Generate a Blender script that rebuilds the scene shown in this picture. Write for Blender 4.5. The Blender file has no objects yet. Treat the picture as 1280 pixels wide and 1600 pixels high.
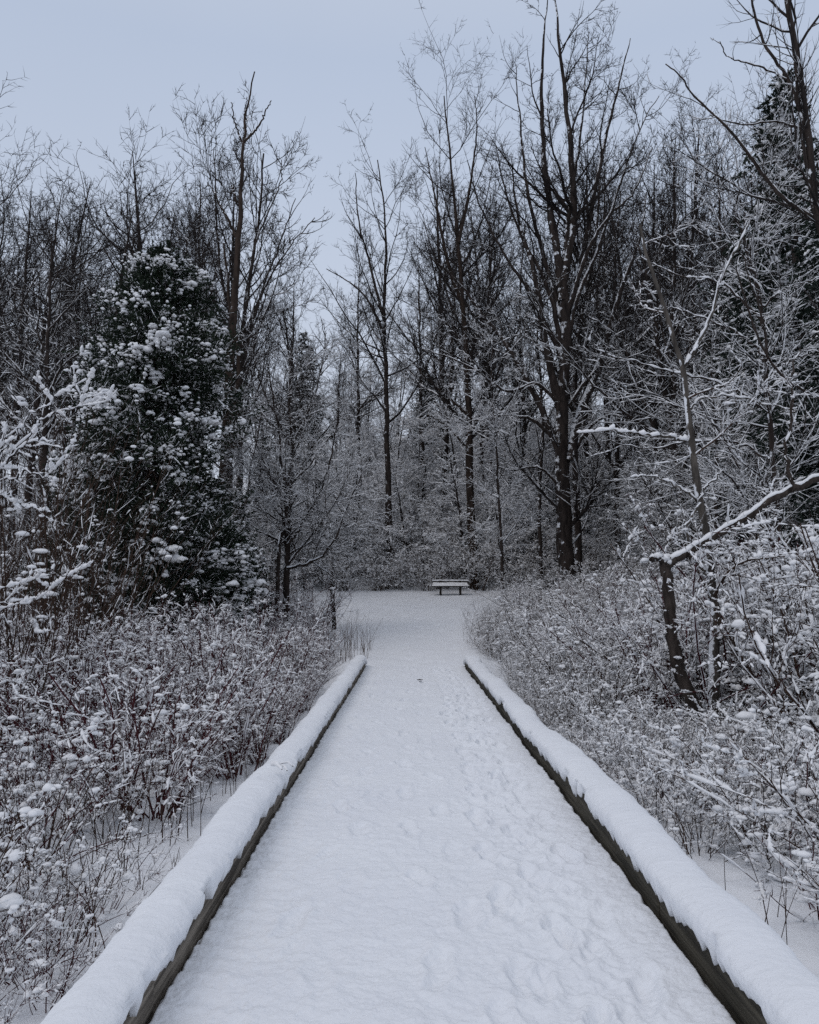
import bpy, math
import numpy as np
from mathutils import Vector

# ------------------------------------------------------------------ camera, world, sun, exposure
scene = bpy.context.scene
COL = scene.collection
F = 1250.0 / 1600.0            # focal length in frame heights
PITCH = math.atan((930 - 800) / 1250.0)
CAMZ = 1.6
cam_data = bpy.data.cameras.new('camera')
cam_data.sensor_fit = 'VERTICAL'
cam_data.sensor_height = 36.0
cam_data.lens = 36.0 * F
cam_data.clip_start = 0.05
cam_data.clip_end = 2000
cam = bpy.data.objects.new('camera', cam_data)
COL.objects.link(cam)
cam.location = (0, 0, CAMZ)
cam.rotation_euler = (math.pi / 2 + PITCH, 0, 0)
scene.camera = cam

w = bpy.data.worlds.new('World')
scene.world = w
w.use_nodes = True
nt = w.node_tree
nt.nodes.clear()
n_out = nt.nodes.new('ShaderNodeOutputWorld')
n_bg = nt.nodes.new('ShaderNodeBackground')
n_tc = nt.nodes.new('ShaderNodeTexCoord')
n_sep = nt.nodes.new('ShaderNodeSeparateXYZ')
n_rmp = nt.nodes.new('ShaderNodeValToRGB')
n_noi = nt.nodes.new('ShaderNodeTexNoise')
n_noi.inputs['Scale'].default_value = 1.6
n_noi.inputs['Detail'].default_value = 4
n_mul = nt.nodes.new('ShaderNodeMixRGB')
n_mul.blend_type = 'MULTIPLY'
n_mul.inputs[0].default_value = 0.10
nt.links.new(n_tc.outputs['Generated'], n_sep.inputs[0])
nt.links.new(n_tc.outputs['Generated'], n_noi.inputs['Vector'])
nt.links.new(n_sep.outputs['Z'], n_rmp.inputs[0])
n_rmp.color_ramp.elements[0].position = 0.0
n_rmp.color_ramp.elements[0].color = (0.66, 0.715, 0.815, 1)
n_rmp.color_ramp.elements[1].position = 0.58
n_rmp.color_ramp.elements[1].color = (0.475, 0.555, 0.705, 1)
n_e = n_rmp.color_ramp.elements.new(0.95)      # an overcast sky is brightest overhead
n_e.color = (0.70, 0.72, 0.78, 1)
nt.links.new(n_rmp.outputs[0], n_mul.inputs[1])
nt.links.new(n_noi.outputs['Fac'], n_mul.inputs[2])
nt.links.new(n_mul.outputs[0], n_bg.inputs['Color'])
n_bg.inputs['Strength'].default_value = 2.0
nt.links.new(n_bg.outputs[0], n_out.inputs['Surface'])

sun_d = bpy.data.lights.new('overcast_sun', 'SUN')
sun_d.energy = 1.1
sun_d.angle = math.radians(28)
sun_d.color = (1.0, 0.93, 0.88)
sun = bpy.data.objects.new('overcast_sun', sun_d)
COL.objects.link(sun)
sun.rotation_euler = (math.radians(24), math.radians(-30), 0)

scene.view_settings.view_transform = 'Standard'
scene.view_settings.look = 'None'
scene.view_settings.exposure = -0.97
scene.view_settings.gamma = 1.0
scene.render.engine = 'CYCLES'
scene.cycles.max_bounces = 4
scene.cycles.diffuse_bounces = 3
scene.cycles.use_denoising = False

PI = math.pi


def P(px, py, d):
    """point that the photograph shows at pixel px,py if it stands d metres ahead"""
    a = (px - 640) / 1250.0
    b = (800 - py) / 1250.0
    cy, sy = math.cos(PITCH), math.sin(PITCH)
    dy = cy - b * sy
    dz = sy + b * cy
    return np.array((a * d / dy, d, CAMZ + dz * d / dy))


# ------------------------------------------------------------------ materials
def mat_snow(name, col=(0.80, 0.815, 0.84), b1=90.0, s1=0.25, b2=12.0, s2=0.3):
    m = bpy.data.materials.new(name)
    m.use_nodes = True
    t = m.node_tree
    b = t.nodes['Principled BSDF']
    b.inputs['Roughness'].default_value = 0.85
    b.inputs['Specular IOR Level'].default_value = 0.15
    tc = t.nodes.new('ShaderNodeTexCoord')
    n0 = t.nodes.new('ShaderNodeTexNoise')
    n0.inputs['Scale'].default_value = 1.3
    n0.inputs['Detail'].default_value = 5
    r = t.nodes.new('ShaderNodeMixRGB')
    r.inputs[1].default_value = (col[0] * .93, col[1] * .93, col[2] * .95, 1)
    r.inputs[2].default_value = (min(1, col[0] * 1.04), min(1, col[1] * 1.04), min(1, col[2] * 1.03), 1)
    t.links.new(tc.outputs['Object'], n0.inputs['Vector'])
    t.links.new(n0.outputs['Fac'], r.inputs[0])
    t.links.new(r.outputs[0], b.inputs['Base Color'])
    prev = None
    for sc, st in ((b2, s2), (b1, s1)):
        n = t.nodes.new('ShaderNodeTexNoise')
        n.inputs['Scale'].default_value = sc
        n.inputs['Detail'].default_value = 6
        t.links.new(tc.outputs['Object'], n.inputs['Vector'])
        bp = t.nodes.new('ShaderNodeBump')
        bp.inputs['Strength'].default_value = st
        bp.inputs['Distance'].default_value = 0.3 / sc
        t.links.new(n.outputs['Fac'], bp.inputs['Height'])
        if prev:
            t.links.new(prev.outputs[0], bp.inputs['Normal'])
        prev = bp
    t.links.new(prev.outputs[0], b.inputs['Normal'])
    return m


def mat_plain_snow(name):
    m = bpy.data.materials.new(name)
    m.use_nodes = True
    t = m.node_tree
    b = t.nodes['Principled BSDF']
    b.inputs['Base Color'].default_value = (0.80, 0.80, 0.81, 1)
    b.inputs['Roughness'].default_value = 0.9
    b.inputs['Specular IOR Level'].default_value = 0.1
    return m


def mat_bark(name, c1, c2, scale=6.0, snow=0.0, zthr=0.35, nthr=0.5, stretch=0.25, west=0.35):
    """bark with optional snow caught on faces that look up or to windward"""
    m = bpy.data.materials.new(name)
    m.use_nodes = True
    t = m.node_tree
    b = t.nodes['Principled BSDF']
    b.inputs['Roughness'].default_value = 0.9
    b.inputs['Specular IOR Level'].default_value = 0.15
    tc = t.nodes.new('ShaderNodeTexCoord')
    mp = t.nodes.new('ShaderNodeMapping')
    mp.inputs['Scale'].default_value = (1, 1, stretch)
    t.links.new(tc.outputs['Object'], mp.inputs['Vector'])
    n = t.nodes.new('ShaderNodeTexNoise')
    n.inputs['Scale'].default_value = scale
    n.inputs['Detail'].default_value = 8
    n.inputs['Roughness'].default_value = 0.65
    t.links.new(mp.outputs[0], n.inputs['Vector'])
    cr = t.nodes.new('ShaderNodeValToRGB')
    cr.color_ramp.elements[0].position = 0.35
    cr.color_ramp.elements[0].color = (*c1, 1)
    cr.color_ramp.elements[1].position = 0.68
    cr.color_ramp.elements[1].color = (*c2, 1)
    t.links.new(n.outputs['Fac'], cr.inputs[0])
    bp = t.nodes.new('ShaderNodeBump')
    bp.inputs['Strength'].default_value = 0.6
    bp.inputs['Distance'].default_value = 0.02
    t.links.new(n.outputs['Fac'], bp.inputs['Height'])
    t.links.new(bp.outputs[0], b.inputs['Normal'])
    if snow > 0:
        g = t.nodes.new('ShaderNodeNewGeometry')
        dt = t.nodes.new('ShaderNodeVectorMath')
        dt.operation = 'DOT_PRODUCT'
        dt.inputs[1].default_value = (-west, -0.15, 1.0)
        t.links.new(g.outputs['Normal'], dt.inputs[0])
        n2 = t.nodes.new('ShaderNodeTexNoise')
        n2.inputs['Scale'].default_value = 3.2
        n2.inputs['Detail'].default_value = 6
        n2.inputs['Roughness'].default_value = 0.7
        t.links.new(tc.outputs['Object'], n2.inputs['Vector'])
        ad = t.nodes.new('ShaderNodeMath')
        ad.operation = 'MULTIPLY_ADD'          # noise * 2.2 + dot
        ad.inputs[1].default_value = 2.2
        t.links.new(n2.outputs['Fac'], ad.inputs[0])
        t.links.new(dt.outputs['Value'], ad.inputs[2])
        mr = t.nodes.new('ShaderNodeMapRange')
        mr.inputs['From Min'].default_value = zthr + 2.2 * nthr
        mr.inputs['From Max'].default_value = zthr + 2.2 * nthr + 0.10
        mr.inputs['To Max'].default_value = snow
        t.links.new(ad.outputs[0], mr.inputs['Value'])
        mx = t.nodes.new('ShaderNodeMixRGB')
        mx.inputs[2].default_value = (0.80, 0.815, 0.84, 1)
        t.links.new(mr.outputs[0], mx.inputs[0])
        t.links.new(cr.outputs[0], mx.inputs[1])
        t.links.new(mx.outputs[0], b.inputs['Base Color'])
    else:
        t.links.new(cr.outputs[0], b.inputs['Base Color'])
    return m


def mat_var(name, c1, c2, scale=3.0):
    return mat_bark(name, c1, c2, scale, 0, stretch=1)


M_PATH = mat_snow('trodden_snow', b1=60, s1=0.9, b2=14, s2=0.7)
M_GROUND = mat_snow('ground_snow', b1=40, s1=0.5, b2=6, s2=0.5)
M_CAP = mat_snow('fluffy_snow', b1=90, s1=0.9, b2=26, s2=0.7)
M_SNOW = mat_plain_snow('branch_snow')
M_BARK = mat_bark('dark_bark', (0.012, 0.009, 0.008), (0.055, 0.042, 0.036), 7, 0.95, 0.30, 0.58)
M_BARK_B = mat_bark('brown_bark', (0.014, 0.010, 0.008), (0.060, 0.042, 0.033), 9, 0.95, 0.42, 0.60)
M_TWIG = mat_bark('twig_bark', (0.014, 0.010, 0.009), (0.040, 0.029, 0.025), 3, 0.95, 0.45, 0.50)
M_TWIG_TOP = mat_bark('bare_twig_bark', (0.012, 0.010, 0.010), (0.038, 0.030, 0.027), 3, 0)
M_PALE = mat_bark('grey_dead_bark', (0.028, 0.024, 0.021), (0.12, 0.105, 0.09), 12, 0.95, 0.50, 0.545, west=.75)
M_RED = mat_bark('red_stem', (0.030, 0.009, 0.011), (0.092, 0.024, 0.029), 5, 0.0)
M_BROWN = mat_bark('brown_stem', (0.022, 0.014, 0.011), (0.075, 0.045, 0.032), 5, 0.0)
M_REED = mat_bark('dry_stalk', (0.035, 0.020, 0.014), (0.11, 0.065, 0.042), 5, 0.0)
M_CEDAR = mat_var('cedar_leaf', (0.010, 0.016, 0.011), (0.034, 0.048, 0.030), 2.5)
M_NEEDLE = mat_var('pine_needle', (0.010, 0.016, 0.013), (0.030, 0.042, 0.032), 2.0)
M_WOOD = mat_bark('weathered_timber', (0.07, 0.060, 0.050), (0.27, 0.235, 0.195), 14, 0.0, stretch=0.5)
M_POST = mat_bark('dark_post_wood', (0.014, 0.012, 0.010), (0.045, 0.038, 0.032), 20, 0.0)
M_LEAF = mat_var('dead_leaf', (0.02, 0.012, 0.008), (0.05, 0.03, 0.02))


def mat_timber():
    m = M_WOOD
    t = m.node_tree
    for n in t.nodes:
        if n.type == 'MAPPING':
            n.inputs['Scale'].default_value = (1.6, 0.09, 2.4)
    return m


mat_timber()
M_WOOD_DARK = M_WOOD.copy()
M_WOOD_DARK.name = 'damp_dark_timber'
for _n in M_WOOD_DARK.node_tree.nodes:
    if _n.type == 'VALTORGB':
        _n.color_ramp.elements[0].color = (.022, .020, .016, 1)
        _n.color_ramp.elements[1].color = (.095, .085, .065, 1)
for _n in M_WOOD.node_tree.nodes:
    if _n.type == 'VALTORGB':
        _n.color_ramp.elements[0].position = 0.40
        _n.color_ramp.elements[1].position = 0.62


# ------------------------------------------------------------------ noise
def vnoise(x, y, seed=0):
    x = np.asarray(x, float)
    y = np.asarray(y, float)
    xi = np.floor(x).astype(np.int64)
    yi = np.floor(y).astype(np.int64)
    xf = x - xi
    yf = y - yi
    u = xf * xf * (3 - 2 * xf)
    v = yf * yf * (3 - 2 * yf)

    def h(a, b):
        n = (a * 374761393 + b * 668265263 + seed * 974634777) & 0xFFFFFFFF
        n = ((n ^ (n >> 13)) * 1274126177) & 0xFFFFFFFF
        n = n ^ (n >> 16)
        return (n & 0xFFFF) / 65535.0
    return (h(xi, yi) * (1 - u) + h(xi + 1, yi) * u) * (1 - v) + (h(xi, yi + 1) * (1 - u) + h(xi + 1, yi + 1) * u) * v


def fbm(x, y, o=4, seed=0):
    s = 0
    a = 0.5
    for i in range(o):
        s = s + a * (vnoise(x, y, seed + i) - 0.5)
        x = np.asarray(x) * 2.03 + 11.3
        y = np.asarray(y) * 2.03 + 5.7
        a *= 0.5
    return s


def sstep(a, b, x):
    t = np.clip((np.asarray(x, float) - a) / (b - a), 0, 1)
    return t * t * (3 - 2 * t)


# ------------------------------------------------------------------ mesh helpers
def mesh_from(name, V, quads, tris, mat, smooth=True):
    me = bpy.data.meshes.new(name)
    V = np.asarray(V, np.float32).reshape(-1, 3)
    q = np.asarray(quads, np.int32).reshape(-1, 4)
    t = np.asarray(tris, np.int32).reshape(-1, 3)
    me.vertices.add(len(V))
    me.vertices.foreach_set('co', V.ravel())
    loops = np.concatenate((q.ravel(), t.ravel()))
    me.loops.add(len(loops))
    me.loops.foreach_set('vertex_index', loops)
    npoly = len(q) + len(t)
    me.polygons.add(npoly)
    tot = np.concatenate((np.full(len(q), 4, np.int32), np.full(len(t), 3, np.int32)))
    start = np.concatenate(([0], np.cumsum(tot)[:-1])).astype(np.int32) if npoly else np.zeros(0, np.int32)
    me.polygons.foreach_set('loop_start', start)
    me.polygons.foreach_set('loop_total', tot)
    me.polygons.foreach_set('use_smooth', np.full(npoly, smooth))
    me.update(calc_edges=True)
    me.materials.append(mat)
    return me


class MB:
    def __init__(s):
        s.V, s.Q, s.T, s.n = [], [], [], 0

    def add(s, V, Q=None, T=None):
        V = np.asarray(V, float).reshape(-1, 3)
        if len(V) == 0:
            return s
        s.V.append(V)
        if Q is not None and len(Q):
            s.Q.append(np.asarray(Q, np.int64).reshape(-1, 4) + s.n)
        if T is not None and len(T):
            s.T.append(np.asarray(T, np.int64).reshape(-1, 3) + s.n)
        s.n += len(V)
        return s

    def build(s, name, mat, parent=None, smooth=True):
        V = np.concatenate(s.V) if s.V else np.zeros((0, 3))
        Q = np.concatenate(s.Q) if s.Q else np.zeros((0, 4))
        T = np.concatenate(s.T) if s.T else np.zeros((0, 3))
        me = mesh_from(name, V, Q, T, mat, smooth)
        o = bpy.data.objects.new(name, me)
        COL.objects.link(o)
        if parent:
            o.parent = parent
        return o

    def box(s, x0, x1, y0, y1, z0, z1, b=0.0):
        """box with chamfered edges"""
        c = np.array(((x0 + x1) / 2, (y0 + y1) / 2, (z0 + z1) / 2))
        h = np.array((x1 - x0, y1 - y0, z1 - z0)) / 2
        if b <= 0:
            sg = np.array([(i, j, k) for i in (-1, 1) for j in (-1, 1) for k in (-1, 1)])
            return s.add(c + sg * h, [(0, 1, 3, 2), (4, 6, 7, 5), (0, 4, 5, 1), (2, 3, 7, 6), (0, 2, 6, 4), (1, 5, 7, 3)])
        V, idx = [], {}
        for i in (-1, 1):
            for j in (-1, 1):
                for k in (-1, 1):
                    sg = np.array((i, j, k))
                    for ax in range(3):
                        p = sg * (h - b)
                        p[ax] = sg[ax] * h[ax]
                        idx[(i, j, k, ax)] = len(V)
                        V.append(c + p)
        Q, T = [], []
        for ax in range(3):
            a1, a2 = (ax + 1) % 3, (ax + 2) % 3
            for sg in (-1, 1):
                loop = []
                for u, v in ((-1, -1), (1, -1), (1, 1), (-1, 1)):
                    k = [0, 0, 0]
                    k[ax], k[a1], k[a2] = sg, u, v
                    loop.append(idx[(*k, ax)])
                Q.append(loop if sg > 0 else loop[::-1])
            for u in (-1, 1):
                for v in (-1, 1):
                    k0, k1 = [0] * 3, [0] * 3
                    k0[ax], k0[a1], k0[a2] = -1, u, v
                    k1[ax], k1[a1], k1[a2] = 1, u, v
                    l = [idx[(*k0, a1)], idx[(*k1, a1)], idx[(*k1, a2)], idx[(*k0, a2)]]
                    Q.append(l if u * v < 0 else l[::-1])
        for i in (-1, 1):
            for j in (-1, 1):
                for k in (-1, 1):
                    l = [idx[(i, j, k, a)] for a in range(3)]
                    T.append(l if i * j * k > 0 else l[::-1])
        return s.add(V, Q, T)


def nrm(v):
    return v / np.maximum(np.linalg.norm(v, axis=-1, keepdims=True), 1e-9)


def tangents(Pn):
    T = np.empty_like(Pn)
    T[:, 1:-1] = Pn[:, 2:] - Pn[:, :-2]
    T[:, 0] = Pn[:, 1] - Pn[:, 0]
    T[:, -1] = Pn[:, -1] - Pn[:, -2]
    return nrm(T)


def ring_faces(N, n, k, keep=None):
    i = np.arange(N)[:, None, None] * (n * k)
    j = np.arange(n - 1)[None, :, None] * k
    a = np.arange(k)[None, None, :]
    b = (a + 1) % k
    q = np.stack((i + j + a, i + j + b, i + j + k + b, i + j + k + a), -1)
    if keep is not None:
        q = q[keep]
    return q.reshape(-1, 4)


def tubes(mb, Pn, R, k, rng, rough=0.0):
    """many tapered tubes at once: Pn (N,n,3), R (N,n)"""
    if len(Pn) == 0:
        return
    N, n, _ = Pn.shape
    T = tangents(Pn)
    ref = nrm(rng.normal(size=(N, 1, 3)))
    U = ref - (ref * T).sum(-1, keepdims=True) * T
    U = nrm(U)
    W = np.cross(T, U)
    a = np.arange(k) * 2 * PI / k
    rr = R[..., None] * np.ones(k)
    if rough:
        rr = rr * (1 + rng.normal(size=rr.shape) * rough)
    V = Pn[:, :, None, :] + rr[..., None] * (np.cos(a)[None, None, :, None] * U[:, :, None, :] + np.sin(a)[None, None, :, None] * W[:, :, None, :])
    mb.add(V.reshape(-1, 3), ring_faces(N, n, k))


def resample(Pn, R, m):
    N, n, _ = Pn.shape
    t = np.linspace(0, n - 1, m)
    i = np.minimum(t.astype(int), n - 2)
    f = (t - i)[None, :, None]
    return Pn[:, i] * (1 - f) + Pn[:, i + 1] * f, R[:, i] * (1 - f[..., 0]) + R[:, i + 1] * f[..., 0]


def snow_on(mb, Pn, R, amt, rng, m=10, k=5, cover=0.75, hmin=0.35, fade=None, jit=0.0):
    """ridges and clumps of snow lying along the upper side of the tubes, gone where they run steep"""
    if len(Pn) == 0:
        return
    Pn, R = resample(Pn, R, m)
    N, n, _ = Pn.shape
    T = tangents(Pn)
    h = np.sqrt(np.maximum(1 - T[..., 2] ** 2, 0))
    nz = rng.random((N, n))
    nz2 = rng.random((N, (n + 3) // 3 + 1)).repeat(3, axis=1)[:, :n]
    nz = 0.5 * nz + 0.5 * nz2
    run = rng.random((N, 1)) ** 1.2 * 1.3
    S = amt * sstep(hmin, hmin + 0.4, h) * np.clip((nz - (1 - cover)) / 0.5, 0, 1.4) * (0.35 + run)
    S = S * (1 - .5 * np.linspace(0, 1, n) ** 2)[None]
    if fade:
        S = S * (1 - sstep(fade[0], fade[1], Pn[..., 2]))
    S[:, 0] = 0
    S[:, -1] = 0
    S = np.where(S < amt * 0.12, 0, S)
    B = np.cross(T, np.array((0, 0, 1.0)))
    bad = np.linalg.norm(B, axis=-1) < 0.05
    B[bad] = (1, 0, 0)
    B = nrm(B)
    W = np.where(S > 0, R * 0.75 + S * 0.85, R * 0.2)
    H = np.where(S > 0, S * 1.05 + R * 0.5, 0)
    C = Pn.copy()
    C[..., 2] += R * 0.45
    if jit:
        C += rng.normal(size=C.shape) * (S[..., None] * jit)
    a = np.arange(k) * 2 * PI / k + PI / 2
    ca, sa = np.cos(a), np.sin(a)
    sa = np.where(sa < 0, sa * 0.35, sa)
    V = C[:, :, None, :] + W[..., None, None] * ca[None, None, :, None] * B[:, :, None, :]
    V[..., 2] += H[..., None] * sa[None, None, :]
    keep = (S[:, 1:] > 0) | (S[:, :-1] > 0)
    mb.add(V.reshape(-1, 3), ring_faces(N, n, k, keep))


def ico(sub):
    import bmesh
    bm = bmesh.new()
    bmesh.ops.create_icosphere(bm, subdivisions=sub, radius=1)
    V = np.array([v.co[:] for v in bm.verts])
    T = np.array([[v.index for v in f.verts] for f in bm.faces])
    bm.free()
    return V, T


ICO1, ICO2, ICO3 = ico(1), ico(2), ico(3)


def blobs(mb, C, S, rng, ic=ICO1, flat=0.65, rough=0.14, elong=0.35):
    """irregular snow clumps: centres C (N,3), radii S (N,)"""
    if len(C) == 0:
        return
    V0, T0 = ic
    N, n = len(C), len(V0)
    d = 1 + rng.normal(size=(N, n)) * rough
    V = V0[None] * d[..., None]
    sc = np.stack((1 + rng.normal(size=N) * elong, 1 + rng.normal(size=N) * elong, np.full(N, flat) * (1 + rng.normal(size=N) * .15)), -1)
    V = V * np.clip(sc, 0.4, 2)[:, None, :]
    V[..., 2] = np.where(V[..., 2] < 0, V[..., 2] * 0.5, V[..., 2])
    a = rng.random(N) * 2 * PI
    c, s = np.cos(a)[:, None], np.sin(a)[:, None]
    V = np.stack((V[..., 0] * c - V[..., 1] * s, V[..., 0] * s + V[..., 1] * c, V[..., 2]), -1)
    V = V * S[:, None, None] + C[:, None, :]
    T = (T0[None] + (np.arange(N) * n)[:, None, None]).reshape(-1, 3)
    mb.add(V.reshape(-1, 3), None, T)


def at_t(Pn, R, idx, t):
    n = Pn.shape[1]
    f = np.clip(t, 0, 0.999) * (n - 1)
    i = f.astype(int)
    f = f - i
    p0, p1 = Pn[idx, i], Pn[idx, i + 1]
    return p0 + (p1 - p0) * f[:, None], R[idx, i] * (1 - f) + R[idx, i + 1] * f, nrm(p1 - p0)


def plen(Pn):
    return np.linalg.norm(np.diff(Pn, axis=1), axis=-1).sum(1)


def grow(Pn, R, cnt, rng, t0=0.2, t1=1.0, ang=45, angj=12, L=0.4, Lj=0.3, tl=0.5, rf=0.6, rmin=0.004, n=5,
         wander=0.18, up=0.15, bias=1.0, rend=0.2, zcut=None, absL=None, flat=0.0, wind=None):
    """cnt child branches spread over the parents in proportion to their length"""
    Lp = plen(Pn)
    wgt = Lp ** bias
    idx = rng.choice(len(Pn), cnt, p=wgt / wgt.sum())
    t = t0 + (t1 - t0) * rng.random(cnt)
    p, r, T = at_t(Pn, R, idx, t)
    if zcut is not None:
        keep = p[:, 2] > zcut
        idx, t, p, r, T = idx[keep], t[keep], p[keep], r[keep], T[keep]
        cnt = len(idx)
    ref = nrm(rng.normal(size=(cnt, 3)))
    if flat:
        ref[:, 2] *= (1 - flat)
    U = nrm(ref - (ref * T).sum(-1, keepdims=True) * T)
    a = np.radians(ang + rng.normal(size=cnt) * angj)
    D = nrm(T * np.cos(a)[:, None] + U * np.sin(a)[:, None])
    ln = (Lp[idx] * L if absL is None else absL) * (1 - tl * t) * np.clip(1 + rng.normal(size=cnt) * Lj, .35, 1.6)
    ln = np.maximum(ln, 0.02)
    out = np.empty((cnt, n, 3))
    out[:, 0] = p
    st = ln / (n - 1)
    for k in range(1, n):
        D = D + rng.normal(size=(cnt, 3)) * wander
        D[:, 2] += up
        if wind is not None:
            D += wind
        D = nrm(D)
        out[:, k] = out[:, k - 1] + D * st[:, None]
    r0 = np.maximum(np.minimum(r * rf, ln * 0.017), rmin)
    taper = np.linspace(1, rend, n)
    return out, r0[:, None] * taper[None]


def smooth_poly(pts, n, rng=None, wob=0.0):
    """Catmull-Rom through control points -> (1,n,3)"""
    p = np.array(pts, float)
    p = np.vstack((2 * p[0] - p[1], p, 2 * p[-1] - p[-2]))
    m = len(p) - 3
    t = np.linspace(0, m, n)
    i = np.minimum(t.astype(int), m - 1)
    f = (t - i)[:, None]
    a, b, c, d = p[i], p[i + 1], p[i + 2], p[i + 3]
    q = 0.5 * (2 * b + (c - a) * f + (2 * a - 5 * b + 4 * c - d) * f ** 2 + (3 * b - a - 3 * c + d) * f ** 3)
    if rng is not None and wob:
        q[1:-1] += rng.normal(size=q[1:-1].shape) * wob
    return q


# ------------------------------------------------------------------ naming
def empty(name, loc, label, cat, group=None, rz=0.0, sc=1.0):
    o = bpy.data.objects.new(name, None)
    COL.objects.link(o)
    o.empty_display_size = 0.2
    o.location = loc
    o.rotation_euler = (0, 0, rz)
    o.scale = (sc, sc, sc) if np.isscalar(sc) else sc
    o['label'] = label
    o['category'] = cat
    if group:
        o['group'] = group
    return o


def copy_tree(src, loc, rz, sc, label, group=None, tilt=(0, 0)):
    r = src.copy()
    COL.objects.link(r)
    r.location = loc
    r.rotation_euler = (tilt[0], tilt[1], rz)
    r.scale = (sc, sc, sc) if np.isscalar(sc) else sc
    r['label'] = label
    if group:
        r['group'] = group
    for ch in src.children:
        c = ch.copy()
        COL.objects.link(c)
        c.parent = r
    return r


class Stock:
    """a prototype that is moved to its first place and copied for the rest"""
    def __init__(s, root):
        s.root, s.used = root, False
        s.V = None

    def clear_turn(s, x, y, sx, g):
        """a turn about the base that keeps every twig off the boardwalk, or None"""
        if s.V is None:
            L = []
            for c in s.root.children:
                co = np.empty(len(c.data.vertices) * 3, np.float32)
                c.data.vertices.foreach_get('co', co)
                L.append(co.reshape(-1, 3)[::7, :2])
            s.V = np.concatenate(L)
        for k in range(14):
            a = g.random() * 6.28
            wx = x + sx * (s.V[:, 0] * math.cos(a) - s.V[:, 1] * math.sin(a))
            wy = y + sx * (s.V[:, 0] * math.sin(a) + s.V[:, 1] * math.cos(a))
            if not np.any((wx > -1.36) & (wx < 1.62) & (wy < 19) & (wy > -4)):
                return a
        return None

    def place(s, loc, rz, sc, label, group=None, tilt=(0, 0)):
        if not s.used:
            s.used = True
            r = s.root
            r.location = loc
            r.rotation_euler = (tilt[0], tilt[1], rz)
            r.scale = (sc, sc, sc) if np.isscalar(sc) else sc
            r['label'] = label
            if group:
                r['group'] = group
            return r
        return copy_tree(s.root, loc, rz, sc, label, group, tilt)


def structure(o):
    o['kind'] = 'structure'
    return o


# ------------------------------------------------------------------ terrain
YB = [-60, 14, 18, 24, 30, 39, 42, 50, 60, 75, 100, 160, 500]
ZB = [-.40, -.40, -.32, .28, .85, 1.6, 1.95, 4.5, 8.2, 12.5, 16, 19, 24]
YC = [-60, 17.0, 18.0, 39, 42, 50, 60, 75, 100, 160, 500]
ZC = [-.40, -.08, 0.0, 1.6, 1.95, 4.5, 8.2, 12.5, 16, 19, 24]


def clear_span(y):
    l = np.interp(y, [17, 19, 22, 26, 30, 34, 39, 41], [-1.25, -1.35, -1.5, -1.9, -2.5, -3.4, -4.5, -4.8])
    r = np.interp(y, [17, 19, 22, 26, 30, 34, 39, 41], [1.45, 1.5, 1.7, 2.1, 2.5, 2.9, 4.6, 5.0])
    return l, r


def ground_z(x, y):
    x = np.asarray(x, float)
    y = np.asarray(y, float)
    b = np.interp(y, YB, ZB) + fbm(x * .35, y * .35, 3, 5) * .25 + fbm(x * 1.7, y * 1.7, 3, 9) * .16 + fbm(x * 6, y * 6, 3, 19) * .05
    c = np.interp(y, YC, ZC) + fbm(x * .5, y * .5, 3, 15) * .06 - 0.10 * np.exp(-((y - 22) / 3.0) ** 2)
    l, r = clear_span(y)
    wgt = sstep(l - 0.9, l, x) * (1 - sstep(r, r + 0.9, x)) * sstep(16.6, 17.4, y)
    z = b * (1 - wgt) + c * wgt
    # keep the marsh surface under the boardwalk
    bw = sstep(-1.5, -1.2, x) * (1 - sstep(1.5, 1.8, x)) * (1 - sstep(17.0, 17.6, y)) * 1.0
    return z * (1 - bw) + (-0.42) * bw


def gz(x, y):
    return float(ground_z(x, y))


def grid_mesh(name, xs, ys, zf, mat):
    X, Y = np.meshgrid(xs, ys)
    Z = zf(X, Y)
    nx, ny = len(xs), len(ys)
    V = np.stack((X, Y, Z), -1).reshape(-1, 3)
    i = np.arange(ny - 1)[:, None] * nx + np.arange(nx - 1)[None, :]
    Q = np.stack((i, i + 1, i + 1 + nx, i + nx), -1).reshape(-1, 4)
    mb = MB()
    mb.add(V, Q)
    return mb.build(name, mat)


def build_ground():
    u = np.linspace(-1, 1, 520)
    xs = 14 * u + 320 * np.sign(u) * np.abs(u) ** 5
    ys = np.concatenate((np.linspace(-40, 1.0, 60)[:-1], np.linspace(1.0, 22, 420)[:-1], np.linspace(22, 45, 240)[:-1],
                         np.linspace(45, 110, 160)[:-1], np.linspace(110, 500, 60)))
    prints = []
    rg = np.random.default_rng(3)
    for k in range(120):        # trampled snow in the clearing
        y = rg.uniform(18, 38)
        l, r = clear_span(y)
        prints.append((rg.uniform(l * .5, r * .8) + .3, y, rg.uniform(.10, .2), rg.uniform(.015, .04)))

    def zf(X, Y):
        Z = ground_z(X, Y)
        near = (np.abs(X) < 8) & (Y > 17) & (Y < 40)
        xx, yy = X[near], Y[near]
        zz = np.zeros_like(xx)
        for (a, b, s, d) in prints:
            zz -= d * np.exp(-(((xx - a) / s) ** 2 + ((yy - b) / (s * 1.5)) ** 2))
        Z[near] += zz
        return Z
    return structure(grid_mesh('ground', xs, ys, zf, M_GROUND))


build_ground()


# ------------------------------------------------------------------ boardwalk snow
XL, XR = -0.99, 1.25


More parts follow.
